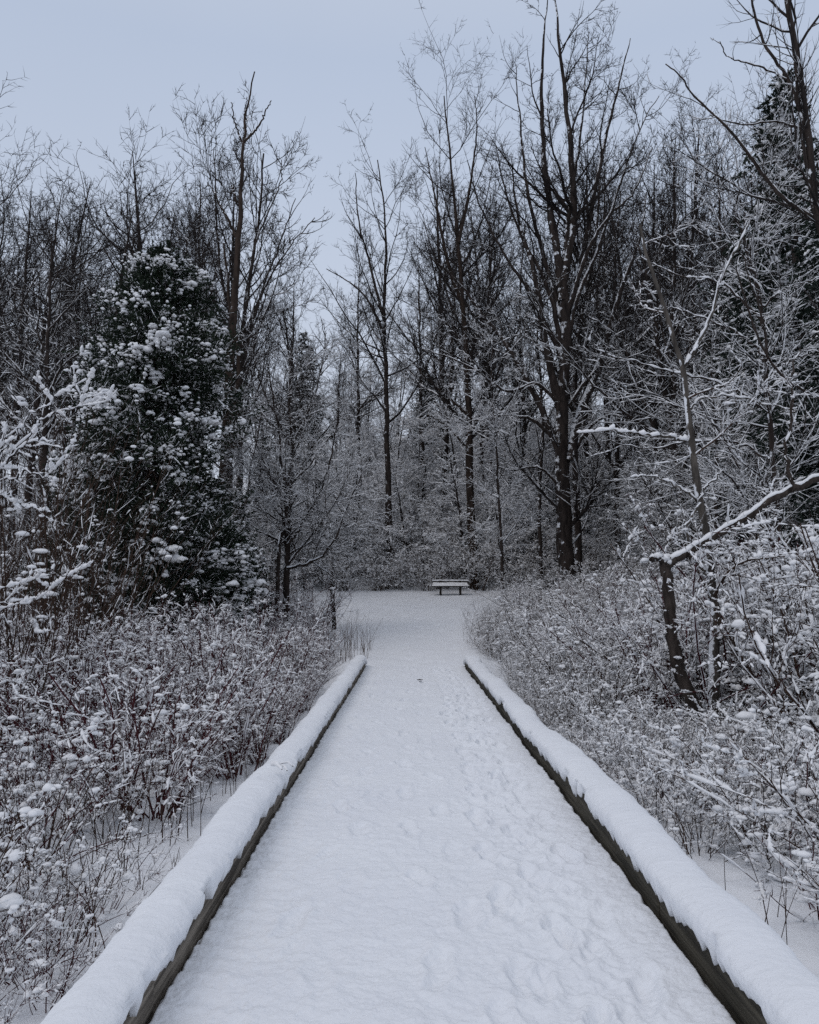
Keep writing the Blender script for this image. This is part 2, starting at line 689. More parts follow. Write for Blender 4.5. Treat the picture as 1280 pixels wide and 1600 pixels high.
def path_z(X, Y):
    rg = np.random.default_rng(11)
    Z = fbm(X * 1.3, Y * 1.0, 4, 21) * .05 + fbm(X * 6, Y * 4, 4, 31) * .026 + fbm(X * 22, Y * 22, 3, 41) * .015 + fbm(X * 75, Y * 75, 2, 45) * .008
    # boards telegraphing through the snow next to the left timber, faint elsewhere
    rip = np.sin(Y * 2 * PI / 0.145 + fbm(X * 2, Y * 2, 2, 51) * 3)
    Z += rip * (.0008 + .005 * np.exp(-((X - XL) / .28) ** 2)) * (vnoise(X * 2.1, Y * 1.3, 61) > .35)
    # banked edges, trodden middle
    Z += .022 * np.exp(-((X - XL) / .22) ** 2) + .02 * np.exp(-((X - XR) / .2) ** 2)

    def trail(x0, y0, y1, dep, step, sl, sw, wob, seed):
        nonlocal Z
        g = np.random.default_rng(seed)
        y = y0
        side = 1
        while y < y1:
            cx = x0 + wob * (vnoise(y * .35, 3.3, seed) - .5) * 2 + side * sw + g.normal() * .02
            a = g.normal() * .18
            m = (np.abs(Y - y) < .5) & (np.abs(X - cx) < .4)
            dx, dy = X[m] - cx, Y[m] - y
            u = dx * math.cos(a) + dy * math.sin(a)
            v = -dx * math.sin(a) + dy * math.cos(a)
            u = u + .012 * np.sin(v * 26)
            e = (u / (.050 * g.uniform(.85, 1.2))) ** 2 + (v / (sl * g.uniform(.85, 1.2))) ** 2
            d = dep * g.uniform(.5, 1.2)
            Z[m] += -d * np.exp(-e ** 2.2) * (1 + .5 * (vnoise(X[m] * 60, Y[m] * 60, 5) - .5)) + d * .40 * np.exp(-((np.sqrt(e) - 1.45) / .35) ** 2)
            y += step * g.uniform(.8, 1.2)
            side = -side
    trail(.66, 1.5, 18.5, .034, .42, .155, .11, .10, 71)
    trail(.86, 1.7, 18.5, .028, .45, .15, .10, .14, 72)
    trail(.12, 1.5, 18.5, .018, .5, .15, .12, .2, 73)
    trail(-.45, 1.5, 18.5, .014, .5, .15, .12, .16, 74)
    trail(.76, 1.6, 18.5, .022, .37, .13, .16, .12, 75)
    band = np.exp(-((X - .76 - .08 * np.sin(Y * .6)) / .26) ** 2)
    Z += band * (fbm(X * 11, Y * 8, 4, 76) * .060 - .006)
    # ski or sledge groove fading beside the prints
    cx = .58 + .05 * np.sin(Y * .7)
    Z -= .010 * np.exp(-((X - cx) / .035) ** 2) * sstep(.45, .6, vnoise(Y * .5, X * 0 + 2, 81))
    cx = .93 + .06 * np.sin(Y * .5 + 1)
    Z -= .014 * np.exp(-((X - cx) / .045) ** 2) * sstep(.4, .6, vnoise(Y * .6, X * 0 + 7, 82))
    # ends down into the clearing
    Z -= .10 * sstep(18.3, 19.2, Y)
    # little pulled away from the timbers, leaving a ragged gap
    gl = .018 + .02 * vnoise(Y * 9, X * 0, 91)
    gr = .02 + .03 * vnoise(Y * 9, X * 0, 92)
    Z -= .05 * (1 - sstep(0, gl, X - XL)) + .06 * (1 - sstep(0, gr, XR - X))
    return Z


def build_path():
    xs = np.linspace(XL - .005, XR + .005, 300)
    ys = np.concatenate((np.linspace(-3, 2.2, 40)[:-1], np.linspace(2.2, 8, 760)[:-1], np.linspace(8, 19.3, 600)))
    o = grid_mesh('path', xs, ys, path_z, M_PATH)
    return structure(o)


build_path()


def build_kerb(side):
    """timber kerb with a rounded bank of snow lying on it"""
    x0 = XL if side < 0 else XR
    s = side
    rg = np.random.default_rng(100 + side)
    if side < 0:
        root = empty('timber_kerb', (x0, 9, 0), 'weathered timber kerb with icicle-edged snow cap along the left of the snowy path', 'kerb')
    else:
        root = empty('timber_kerb', (x0, 9, 0), 'dark timber kerb under a rounded snow bank along the right of the snowy path', 'kerb')
    y = -2.6 if side < 0 else -1.9
    k = 0
    joints = [-2.6, 0.4, 3.28, 6.05, 8.5, 10.9, 13.3, 15.7, 18.2] if side < 0 else [-1.9, 1.1, 4.2, 6.6, 9.1, 11.5, 14.0, 16.2, 18.3]
    for a, b in zip(joints[:-1], joints[1:]):
        off = rg.normal() * .006
        mb = MB()
        xa, xb = sorted((off, off + s * .14))
        nseg = max(2, int((b - a) / .5))
        mb.box(xa, xb, a + .004 - 9, b - .004 - 9, -.12, .196 + rg.normal() * .004, .007)
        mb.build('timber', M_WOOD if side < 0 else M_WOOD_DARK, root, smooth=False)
    # posts that carry the rail
    for a in joints[1:-1]:
        mb = MB()
        xa, xb = sorted((s * .145, s * .235))
        mb.box(xa, xb, a - .045 - 9, a + .045 - 9, -.5, .150, .006)
        mb.build('post', M_WOOD, root, smooth=False)
    # snow cap
    sec = np.array([(.012, .150), (-.020, .150), (-.040, .168), (-.048, .192), (-.044, .215), (-.028, .237), (-.002, .254), (.035, .268), (.08, .276),
                    (.13, .276), (.175, .268), (.215, .250), (.248, .222), (.270, .185), (.284, .14), (.292, .08), (.298, 0), (.305, -.10), (.33, -.25), (.36, -.45)])
    ys = np.concatenate((np.linspace(-2.5, 2.2, 120)[:-1], np.linspace(2.2, 6.5, 560)[:-1], np.linspace(6.5, 12, 420)[:-1], np.linspace(12, 18.45, 220)))
    n, k = len(ys), len(sec)
    Y = np.repeat(ys[:, None], k, 1)
    U = np.repeat(sec[None, :, 0], n, 0).copy()
    Z = np.repeat(sec[None, :, 1], n, 0).copy()
    j = np.arange(k)[None, :]
    Z = np.where(j < 17, .172 + (Z - .172) * (.76 if side < 0 else .72), Z)
    U *= .90
    Z += (.022 if side < 0 else .006) * (j < 17)
    big = fbm(ys * .55, ys * 0 + side, 3, 201)[:, None]
    mid = fbm(ys * 2.2, ys * 0 + side * 3, 3, 211)[:, None]
    wfac = np.where(j > 9, 1.0, .35)
    U += wfac * (big * .10 + mid * .055)
    Z += np.where((j > 3) & (j < 16), big * .06 + mid * .032, 0)
    U += fbm(Y * 9, U * 20 + j * .9, 3, 221) * .020
    Z += fbm(Y * 9, j * .9 + side, 3, 231) * .018 * (j < 16)
    U += fbm(Y * 34, j * 1.3, 2, 223) * .011
    Z += fbm(Y * 34, j * 1.3 + side, 2, 233) * .011 * (j < 16)
    # ragged lower lip over the timber: small icicle-like drops
    lip = vnoise(ys * 20, ys * 0 + side, 241) ** 2 * .030 + vnoise(ys * 45, ys * 0 + side, 242) ** 3 * .055 + vnoise(ys * 3, ys * 0, 243) * .030
    if side > 0:
        lip = lip * .9
    chip = sstep(.66, .80, vnoise(ys * 1.7, ys * 0 + 5 * side, 261)) * sstep(.3, .7, vnoise(ys * 11, ys * 0 + side, 262))
    lip = lip * (1 - chip) - chip * .020
    U += (chip * .030)[:, None] * (j < 5)
    low = np.exp(-(np.maximum(j - 1, 0) / 1.1) ** 2)
    Z -= lip[:, None] * low * np.where(j <= 4, 1, 0)
    U[:, 0] = .012
    # snow slumped off in places, like the notch by the joint
    if side < 0:
        nt_ = np.exp(-((ys - 6.05) / .09) ** 2)[:, None]
        Z -= nt_ * .03 * np.where((j > 2) & (j < 9), 1, 0)
    else:
        nt_ = np.exp(-((ys - 5.6) / .22) ** 2)[:, None]
        Z += nt_ * .022 * np.where((j > 5) & (j < 14), 1, 0)
        st = sstep(5.15, 5.35, ys)[:, None]
        U += -(1 - st) * np.where(j > 9, 0.0, 0) + st * np.where(j > 9, .02, 0)
    # rounded end
    e = sstep(18.45, 18.0, ys)[:, None] if False else 1 - sstep(18.0, 18.45, ys)[:, None]
    Z = Z * (0.15 + .85 * e)
    V = np.stack((s * U, Y - 9, Z), -1)
    i = np.arange(n - 1)[:, None] * k + np.arange(k - 1)[None, :]
    Q = np.stack((i, i + 1, i + 1 + k, i + k), -1).reshape(-1, 4)
    if s < 0:
        Q = Q[:, ::-1]
    mb = MB()
    mb.add(V.reshape(-1, 3), Q)
    mb.build('snow_cap', M_CAP, root)
    return root


build_kerb(-1)
build_kerb(1)


# ------------------------------------------------------------------ bench
def build_bench():
    d = 39.0
    c = P(704, 933, d)
    x, z = c[0], gz(c[0], d)
    root = empty('park_bench', (x, d, z - .02), 'low park bench with snow-covered seat and back plank at the end of the clearing', 'bench', rz=0.03)
    s = MB()
    for k in range(4):
        s.box(-.90, .90, -.30 + k * .125, -.30 + k * .125 + .11, .41, .455, .006)
    s.build('seat', M_POST, root, False)
    b = MB()
    b.box(-.86, .90, .235, .275, .50, .60, .006)
    b.box(-.86, .90, .245, .285, .625, .725, .006)
    b.build('backrest', M_POST, root, False)
    for sx in (-.48, .48):
        l = MB()
        l.box(sx - .035, sx + .035, -.24, -.16, -.15, .408, .006)
        l.box(sx - .035, sx + .035, .20, .232, -.15, .72, .006)
        l.box(sx - .03, sx + .03, -.155, .195, .33, .406, .006)
        l.build('leg', M_POST, root, False)
    rg = np.random.default_rng(5)
    sn = MB()
    xs = np.linspace(-.91, .91, 60)
    ys = np.linspace(-.33, .23, 16)
    X, Y = np.meshgrid(xs, ys)
    ed = np.minimum(sstep(0, .1, .91 - np.abs(X)), sstep(-.33, -.25, Y))
    Zs = .458 + ed * (.07 + (Y + .33) * .20 + fbm(X * 4, Y * 4, 3, 7) * .06)
    nx, ny = 60, 16
    i = np.arange(ny - 1)[:, None] * nx + np.arange(nx - 1)[None, :]
    sn.add(np.stack((X, Y, Zs), -1).reshape(-1, 3), np.stack((i, i + 1, i + 1 + nx, i + nx), -1).reshape(-1, 4))
    sn.build('seat_snow', M_SNOW, root)
    sn = MB()
    pl = np.stack((np.linspace(-.87, .91, 24), np.full(24, .262), np.full(24, .735)), -1)[None]
    r = np.full((1, 24), .038) * (1 + rg.normal(size=(1, 24)) * .1)
    tubes(sn, pl, r, 8, rg)
    sn.build('back_snow', M_SNOW, root)


build_bench()


def build_post():
    d = 26.0
    top = P(523, 919, d)
    x = top[0]
    z0 = gz(x, d)
    h = top[2] - z0
    root = empty('marker_post', (x, d, z0), 'short dark wooden marker post leaning at the left edge of the clearing', 'post')
    root.rotation_euler = (0, -0.06, 0.3)
    m = MB()
    m.box(-.065, .065, -.065, .065, -.3, h - .02, .01)
    m.build('shaft', M_POST, root, False)
    p = MB()
    p.box(-.04, .04, -.073, -.068, h - .17, h - .07, .002)
    p.build('marker_plate', mat_var('pale_plate', (.22, .22, .22), (.35, .35, .36)), root, False)
    s = MB()
    blobs(s, np.array([(0, 0, h - .02)]), np.array([.09]), np.random.default_rng(4), ICO3, .5, .04, .05)
    s.build('snow_top', M_SNOW, root)


build_post()


def build_leaf():
    d = 1.6 * 1250 / (1062 - 930)
    x = (656 - 640) / 1250 * d
    mb = MB()
    k = 12
    V = [(0, 0, .03)]
    for i in range(k):
        a = 2 * PI * i / k
        V.append((.055 * math.cos(a), .035 * math.sin(a), .02 + .025 * abs(math.cos(2 * a))))
    T = [(0, 1 + i, 1 + (i + 1) % k) for i in range(k)]
    V2 = [(a, b, c - .006) for a, b, c in V]
    mb.add(V + V2, None, T + [(a + k + 1, c + k + 1, b + k + 1) for a, b, c in T])
    o = mb.build('dead_leaf', M_LEAF)
    o.location = (x, d, 0.0)
    o['label'] = 'small dark dead leaf lying on the trodden snow of the path'
    o['category'] = 'leaf'


build_leaf()


# ------------------------------------------------------------------ deciduous trees
def finish_tree(root, trunk_sets, crown_sets, snow_sets, rng, tm, cm, blobn=0, blobr=0.05, kt=8, fade=None):
    mt = MB()
    for Pn, R in trunk_sets:
        tubes(mt, Pn, R, kt, rng, .05)
    mt.build('trunk', tm, root)
    mc = MB()
    for Pn, R, k in crown_sets:
        tubes(mc, Pn, R, k, rng)
    mc.build('crown', cm, root)
    if snow_sets:
        ms = MB()
        for (Pn, R, amt, m, cov, hmin) in snow_sets:
            snow_on(ms, Pn, R, amt, rng, m=m, cover=cov, hmin=hmin, fade=fade)
        if blobn:
            Pn, R = snow_sets[-1][0], snow_sets[-1][1]
            idx = rng.integers(0, len(Pn), blobn)
            p, r, _ = at_t(Pn, R, idx, rng.random(blobn))
            blobs(ms, p + np.array((0, 0, .01)), blobr * rng.uniform(.5, 1.3, blobn), rng)
        ms.build('snow', M_SNOW, root)
    return root


def generic_tree(seed, H=18.0, r0=.19, limbs=16, l2=130, l3=700, l4=2400, first=.28, ang=38, up=.10, name='bare_tree', snow=.028,
                 tw=.0100, lean=.5, cover=.68, limbL=.42, m1=M_BARK, m2=M_TWIG_TOP, wander=.09):
    rng = np.random.default_rng(seed)
    root = empty(name, (0, 0, 0), 'x', 'tree')
    n = 18
    t = np.linspace(0, 1, n)
    tr = np.zeros((1, n, 3))
    dx, dy = rng.normal(size=2) * lean
    tr[0, :, 0] = dx * t ** 1.5 + np.cumsum(rng.normal(size=n)) * .04
    tr[0, :, 1] = dy * t ** 1.5 + np.cumsum(rng.normal(size=n)) * .04
    tr[0, :, 2] = -.3 + (H + .3) * t
    tr[0, 0, :2] = 0
    R = (r0 * (1 - t) ** .8 + .012)[None]
    R[0, 0] *= 1.35
    A, RA = grow(tr, R, limbs, rng, first, .95, ang, 9, limbL, .18, .62, .55, .02, 10, wander * 1.5, up, rend=.1)
    B, RB = grow(A, RA, l2, rng, .15, .97, 40, 12, .46, .3, .45, .55, .010, 6, .13, up * .8)
    B2, RB2 = grow(tr, R, l2 // 5, rng, first * .8, .99, 50, 12, .16, .3, .5, .35, .010, 6, .13, up * .8)
    B, RB = np.concatenate((B, B2)), np.concatenate((RB, RB2))
    C, RC = grow(B, RB, int(l3 * 1.4), rng, .12, 1, 48, 15, .38, .3, .3, .6, tw * 1.15, 5, .13, up * .6)
    D, RD = grow(C, RC, int(l4 * 1.4), rng, .12, 1, 46, 16, .46, .3, .3, .7, tw * .85, 4, .14, up * .5)
    cs = [(B, RB, 4), (C, RC, 3), (D, RD, 3)]
    ss = None
    if snow:
        ss = [(A, RA, snow * 1.6, 22, cover, .4), (B, RB, snow * 1.3, 12, cover, .4), (C, RC, snow, 7, cover, .45)]
    return Stock(finish_tree(root, [(tr, R), (A, RA)], cs, ss, rng, m1, m2, fade=(9, 17)))


tall = [generic_tree(1, 18, .2, 16, ang=36, up=.10),
        generic_tree(2, 18, .17, 20, first=.35, ang=44, up=.12, limbL=.32),
        generic_tree(3, 18, .22, 14, first=.22, ang=30, up=.08, limbL=.5),
        generic_tree(4, 18, .16, 22, first=.40, ang=50, up=.13, limbL=.28, wander=.12),
        generic_tree(5, 18, .19, 18, first=.30, ang=40, up=.06, limbL=.38, wander=.12)]


def generic_sapling(seed, H=7.0, name='young_tree', snow=.0155, cov=.55, l3=620, l4=1700):
    rng = np.random.default_rng(seed)
    root = empty(name, (0, 0, 0), 'x', 'tree')
    n = 12
    t = np.linspace(0, 1, n)
    k = 1 + int(rng.integers(0, 3))
    tr = np.zeros((k, n, 3))
    for i in range(k):
        a = rng.random() * 6.28
        sp = .12 * H * (k > 1) + .15
        tr[i, :, 0] = math.cos(a) * sp * t ** 1.2 + np.cumsum(rng.normal(size=n)) * .04
        tr[i, :, 1] = math.sin(a) * sp * t ** 1.2 + np.cumsum(rng.normal(size=n)) * .04
        tr[i, :, 2] = -.2 + H * t * rng.uniform(.75, 1)
    R = np.repeat((.055 * (1 - t) ** .8 + .008)[None], k, 0)
    A, RA = grow(tr, R, 34, rng, .12, .97, 62, 14, .33, .25, .55, .5, .011, 8, .12, .02)
    B, RB = grow(A, RA, 190, rng, .1, .98, 48, 15, .45, .3, .4, .6, .0095, 6, .16, .0)
    C, RC = grow(B, RB, l3, rng, .1, 1, 45, 18, .55, .3, .35, .7, .0078, 5, .18, .0)
    D, RD = grow(C, RC, l4, rng, .1, 1, 45, 18, .6, .3, .35, .8, .0055, 4, .18, .0)
    ss = [(A, RA, snow * 1.25, 20, cov, .25), (B, RB, snow * 1.1, 14, cov, .25), (C, RC, snow, 9, cov, .25), (D, RD, snow * .85, 6, cov, .25)]
    return Stock(finish_tree(root, [(tr, R)], [(A, RA, 4), (B, RB, 3), (C, RC, 3), (D, RD, 3)], ss, rng, M_BARK, M_TWIG, 260, snow * 2.0, kt=6))


sapl = [generic_sapling(21), generic_sapling(22), generic_sapling(23), generic_sapling(24)]

SKX = [-300, 0, 60, 130, 200, 260, 330, 380, 440, 480, 500, 535, 560, 610, 650, 700, 760, 800, 850, 900, 960, 1010, 1060, 1120, 1200, 1280, 1600]
SKY = [200, 235, 205, 220, 195, 190, 215, 240, 285, 370, 450, 430, 300, 255, 215, 150, 165, 150, 90, 70, 110, 140, 180, 190, 120, 60, 20]


def sky_top_z(x, y):
    px = 640 + 1250 * x / y
    return CAMZ + (930 - np.interp(px, SKX, SKY)) / 1250 * y


def hero_list_clear(x, y, pts, r):
    return all((x - a) ** 2 + (y - b) ** 2 > r * r for a, b in pts)


rng = np.random.default_rng(77)
placed = []
far_groups = [('bare tree on the wooded slope behind the clearing', 'bare trees on the wooded slope'),
              ('slim bare tree in the row of treetops beyond the dark cedar', 'bare trees beyond the dark cedar'),
              ('bare tree crowded into the woods right of the bench', 'bare trees right of the bench')]


def place_tall(x, y, hf, stock=None, label=None, group=None):
    g = gz(x, y)
    top = sky_top_z(x, y)
    h = float(np.clip((top - g) * hf, 7, 27))
    st = stock or tall[int(rng.integers(0, len(tall)))]
    px = 640 + 1250 * x / y
    if label is None:
        if y > 44 and 430 < px < 1000:
            label, group = far_groups[0]
        elif px <= 500:
            label, group = far_groups[1]
        else:
            label, group = far_groups[2]
    s = h / 18.0
    wd = s * rng.uniform(.85, 1.1) if s > .6 else s * 1.1
    st.place((x, y, g), rng.random() * 6.28, (wd, wd, s), label, group, (rng.normal() * .02, rng.normal() * .02))
    placed.append((x, y))


# left group
tries = 0
cnt = 0
while cnt < 19 and tries < 3000:
    tries += 1
    y = rng.uniform(27, 52)
    px = rng.uniform(-60, 470)
    x = (px - 640) / 1250 * y
    if hero_list_clear(x, y, placed, 1.7):
        place_tall(x, y, rng.uniform(.80, 1.0))
        cnt += 1
# slope behind
cnt = 0
tries = 0
while cnt < 24 and tries < 5000:
    tries += 1
    y = rng.uniform(45, 88)
    px = rng.uniform(380, 1330)
    x = (px - 640) / 1250 * y
    hf = rng.uniform(.55, .95)
    if 470 < px < 560:
        hf = rng.uniform(.55, .75)
    if 560 < px < 655 and y < 64:
        continue
    if hero_list_clear(x, y, placed, 2.6):
        place_tall(x, y, hf)
        cnt += 1
# right group
cnt = 0
tries = 0
while cnt < 11 and tries < 3000:
    tries += 1
    y = rng.uniform(30, 46)
    px = rng.uniform(1010, 1350)
    x = (px - 640) / 1250 * y
    if hero_list_clear(x, y, placed, 1.9):
        place_tall(x, y, rng.uniform(.75, .98))
        cnt += 1
for px, y, hf in ((690, 50, .84), (765, 52, .86), (950, 50, .86), (1020, 46, .86), (1070, 42, .86), (560, 54, .84)):
    place_tall((px - 640) / 1250 * y, y, hf)

# saplings with thick snow
cnt = 0
tries = 0
saplw = [generic_sapling(25, snow=.030, cov=.8), generic_sapling(26, snow=.030, cov=.8)]
sp = []
while cnt < 164 and tries < 14000:
    tries += 1
    if cnt < 84:
        y = rng.uniform(42, 84)
        px = rng.uniform(380, 1300)
    elif cnt >= 128:
        y = rng.uniform(41.8, 58)
        px = rng.uniform(520, 1080)
    elif cnt < 106:
        y = rng.uniform(20, 40)
        px = rng.uniform(1000 + (40 - y) * 3, 1330)
    else:
        y = rng.uniform(24, 44)
        px = rng.uniform(-60, 560)
    x = (px - 640) / 1250 * y
    l, r = clear_span(y)
    if y < 41.5 and l - 1.5 < x < r + 1.8:
        continue
    if hero_list_clear(x, y, sp, 1.5):
        sp.append((x, y))
        if y > 41.5:
            lab, grp = 'snow-laden young tree in the understorey behind the clearing', 'snowy young trees behind the clearing'
        elif x > 0:
            lab, grp = 'snow-laden young tree among the woods right of the clearing', 'snowy young trees right of the clearing'
        else:
            lab, grp = 'snow-laden young tree among the woods left of the clearing', 'snowy young trees left of the clearing'
        s = rng.uniform(.75, 1.45) * (1 + .5 * sstep(50, 80, y))
        (saplw[cnt % 2] if y > 41.5 and 480 < px < 1050 and y < 64 else sapl[int(rng.integers(0, 4))]).place((x, y, gz(x, y)), rng.random() * 6.28, s, lab, grp)
        cnt += 1


# ------------------------------------------------------------------ hero trees
def hero(name, label, trunks, twigs, seed, base=None, tm=M_BARK, cm=M_TWIG, snow=.025, cov=.75, amp=(.03, .01), kt=10, cat='tree', wob=.02,
         blobn=0, limb_snow=1.5, trunk_snow=True, hmin=.32, blobr=.05, msn=1, fade=None):
    """trunks: list of (points, r_start, r_end); twigs: list of dicts for grow, each level grown from the one before (src picks)"""
    rng = np.random.default_rng(seed)
    base = np.array(trunks[0][0][0] if base is None else base, float)
    root = empty(name, tuple(base), label, cat)
    T, RT = [], []
    n = 26
    for pts, ra, rb in trunks:
        q = smooth_poly(pts, n, rng, wob) - base
        T.append(q)
        al = np.concatenate(([0], np.cumsum(np.linalg.norm(np.diff(q, axis=0), axis=1))))
        al = al / al[-1]
        RT.append((ra + (rb - ra) * al ** .85) * (1 + rng.normal(size=n) * .03))
    T, RT = np.array(T), np.array(RT)
    cs, ss = [], []
    if trunk_snow:
        ss.append((T, RT, snow * limb_snow, 60, cov, hmin))
    prev, rp = T, RT
    for i, kw in enumerate(twigs):
        kw = dict(kw)
        cnt = kw.pop('cnt')
        k = kw.pop('k', 3)
        sf = kw.pop('snow', 1.0)
        m = kw.pop('m', 8)
        src = kw.pop('mix', False)
        if src:
            A, RA = grow(prev, rp, cnt, rng, **kw)
        else:
            A, RA = grow(prev, rp, cnt, rng, **kw)
        cs.append((A, RA, k))
        if sf > 0:
            ss.append((A, RA, snow * sf, m * msn, cov, hmin))
        prev, rp = A, RA
    return finish_tree(root, [(T, RT)], cs, ss, rng, tm, cm, blobn, blobr, kt, fade)


def pp(lst, d, dj=0.0, seed=0):
    """pixel points -> world points with a gentle drift in depth"""
    g = np.random.default_rng(seed)
    out = []
    dd = d
    for (a, b) in lst:
        out.append(P(a, b, dd))
        dd += g.normal() * dj
    return out


def on_ground(pts, sink=.25):
    p = pts[0]
    z = gz(p[0], p[1])
    pts[0] = np.array((p[0], p[1], z - sink))
    return pts


def tw(c1=30, c2=160, c3=700, c4=2200, L=.35, up=.08, t0=.3, ang=45, rmin=.007, a1=None):
    return [dict(cnt=c1, t0=t0, t1=.97, ang=ang, angj=10, L=L, tl=.5, rf=.5, rmin=.018, n=9, wander=.1, up=up, k=5, m=20),
            dict(cnt=c2, t0=.12, ang=42, L=.45, rf=.55, rmin=.010, n=7, wander=.14, up=up * .8, k=4, m=13),
            dict(cnt=int(c3 * 1.35), t0=.1, ang=46, L=.40, rf=.6, rmin=rmin, n=5, wander=.12, up=up * .6, m=8),
            dict(cnt=int(c4 * 1.35), t0=.1, ang=46, L=.48, rf=.7, rmin=rmin * .75, n=4, wander=.13, up=up * .5, snow=.8, m=6)]


def tw_top(c1=30, c2=160, c3=700, c4=2400, L=.35, up=.10, t0=.3, ang=44, rmin=.0105):
    r = tw(c1, c2, c3, c4, L, up, t0, ang, rmin)
    r[3]['snow'] = 0
    return r


# big many-stemmed tree right of the bench
d = 34
bx = [(888, 925), (884, 850), (880, 760), (876, 680)]
trunk = on_ground(pp([(888, 925), (884, 850), (878, 740), (880, 620), (884, 520), (880, 430)], d))
stems = [(trunk, .40, .20),
         (pp([(880, 470), (868, 380), (852, 270), (846, 150), (850, 60), (856, -10)], d, .3, 1), .22, .02),
         (pp([(880, 440), (896, 350), (893, 250), (880, 130), (872, 40), (866, -20)], d, .3, 2), .22, .02),
         (pp([(884, 520), (906, 420), (925, 320), (945, 220), (968, 130), (985, 60)], d, .3, 3), .19, .02),
         (pp([(876, 640), (852, 540), (838, 440), (808, 330), (800, 240)], d, .3, 4), .20, .02),
         (pp([(872, 700), (828, 600), (785, 530), (745, 480), (715, 440), (670, 400)], d, -.3, 5), .17, .03),
         (pp([(890, 720), (905, 650), (940, 560), (965, 470), (1000, 370), (1010, 300)], d, .3, 6), .24, .03),
         (pp([(880, 560), (860, 460), (820, 380), (790, 300), (775, 230)], d, .4, 7), .13, .02),
         (pp([(884, 500), (915, 400), (950, 340), (990, 300), (1020, 230)], d, .4, 8), .13, .02),
         (pp([(880, 640), (840, 600), (790, 610), (730, 570), (660, 545)], d, .1, 9), .10, .02),
         (pp([(878, 700), (830, 655), (770, 650), (720, 660), (680, 640)], d, .1, 10), .10, .02),
         (pp([(884, 560), (900, 470), (930, 400), (965, 300), (1000, 200), (1030, 150)], d, .2, 11), .12, .018),
         (pp([(880, 430), (890, 330), (905, 230), (915, 130), (920, 50)], d, .3, 12), .12, .016),
         (pp([(878, 500), (850, 400), (825, 300), (812, 180), (806, 100)], d, .3, 13), .13, .016),
         (pp([(878, 560), (835, 470), (790, 400), (750, 320), (730, 250)], d, .3, 14), .11, .016),
         (pp([(890, 720), (930, 660), (990, 640), (1050, 610), (1100, 560)], d, -.2, 15), .10, .018),
         (pp([(884, 640), (930, 580), (990, 540), (1050, 470), (1090, 420)], d, .2, 16), .10, .018),
         (pp([(876, 760), (840, 730), (800, 735), (760, 725)], d, -.1, 17), .07, .015)]
hero('bare_tree', 'tallest many-stemmed dark bare tree standing right of the bench', stems, tw_top(150, 800, 3300, 8500, L=.27, up=.09, t0=.15), 301, cm=M_TWIG_TOP, fade=(11, 19), snow=.030, cov=.72)
# companion trunk at its left
hero('bare_tree', 'upright dark trunk close behind the tallest many-stemmed tree', [(on_ground(pp([(905, 900), (902, 800), (898, 650), (905, 520), (930, 380), (940, 240)], 38)), .20, .04)],
     tw_top(34, 200, 900, 2600, t0=.4), 302, cm=M_TWIG_TOP, fade=(10, 19), snow=.024, cov=.6)
# trunk right behind the bench
hero('bare_tree', 'straight brown-trunked tree just behind the right end of the bench', [
    (on_ground(pp([(742, 893), (736, 800), (733, 700), (731, 600), (724, 480), (716, 380), (704, 250), (694, 150)], 42)), .27, .03),
    (pp([(732, 650), (700, 620), (665, 590), (640, 560)], 41.5), .09, .02),
    (pp([(733, 700), (690, 660), (650, 640)], 41.5), .07, .02),
    (pp([(724, 480), (700, 410), (680, 310), (664, 230)], 42), .13, .02),
    (pp([(716, 380), (735, 290), (745, 200), (742, 150)], 42), .11, .02)],
    tw_top(56, 260, 1200, 3600, t0=.3, L=.3), 303, cm=M_TWIG_TOP, fade=(10, 19), tm=M_BARK_B, snow=.026, cov=.65)
# tree left of the bench
hero('bare_tree', 'slender dark tree with drooping side branches left of the bench', [
    (on_ground(pp([(610, 882), (607, 780), (605, 680), (603, 580), (600, 500), (603, 400), (600, 320), (590, 250)], 43)), .22, .03),
    (pp([(600, 520), (575, 470), (545, 440), (510, 420)], 42), .09, .02),
    (pp([(600, 500), (580, 420), (560, 340), (555, 270)], 43), .10, .02)],
    tw_top(44, 200, 900, 2800, t0=.28, L=.28), 304, cm=M_TWIG_TOP, fade=(10, 19), snow=.028, cov=.7)
# thin one in front, right of bench
hero('young_tree', 'thin leaning young tree rooted at the right end of the bench clearing', [
    (on_ground(pp([(786, 940), (784, 860), (778, 760), (775, 680), (768, 600), (772, 520)], 33)), .085, .02)],
    tw(34, 200, 900, 2500, L=.30, up=.0, t0=.15, ang=60), 305, snow=.022, cov=.7)
for i, (px, yb, dd, w_, top, lab) in enumerate(((818, 900, 44, .16, 330, 'dark straight trunk midway between the bench and the tallest tree'),
                                               (846, 915, 40, .12, 380, 'thinner trunk standing just left of the tallest tree'),
                                               (966, 860, 40, .20, 300, 'short stout trunk in the gap between the tallest tree and the crooked dead tree'),
                                               (1088, 830, 36, .19, 210, 'dark trunk rising behind the pale crooked tree'))):
    x0 = px
    hero('bare_tree', lab, [(on_ground(pp([(px, yb), (px - 3, yb - 120), (px + 2, yb - 260), (px - 6, (yb - 260 + top) / 2), (px + 4, top)], dd)), w_, .03)],
         tw_top(30, 170, 760, 2300, t0=.25, L=.3), 310 + i, cm=M_TWIG_TOP, fade=(10, 19), snow=.026, cov=.7)

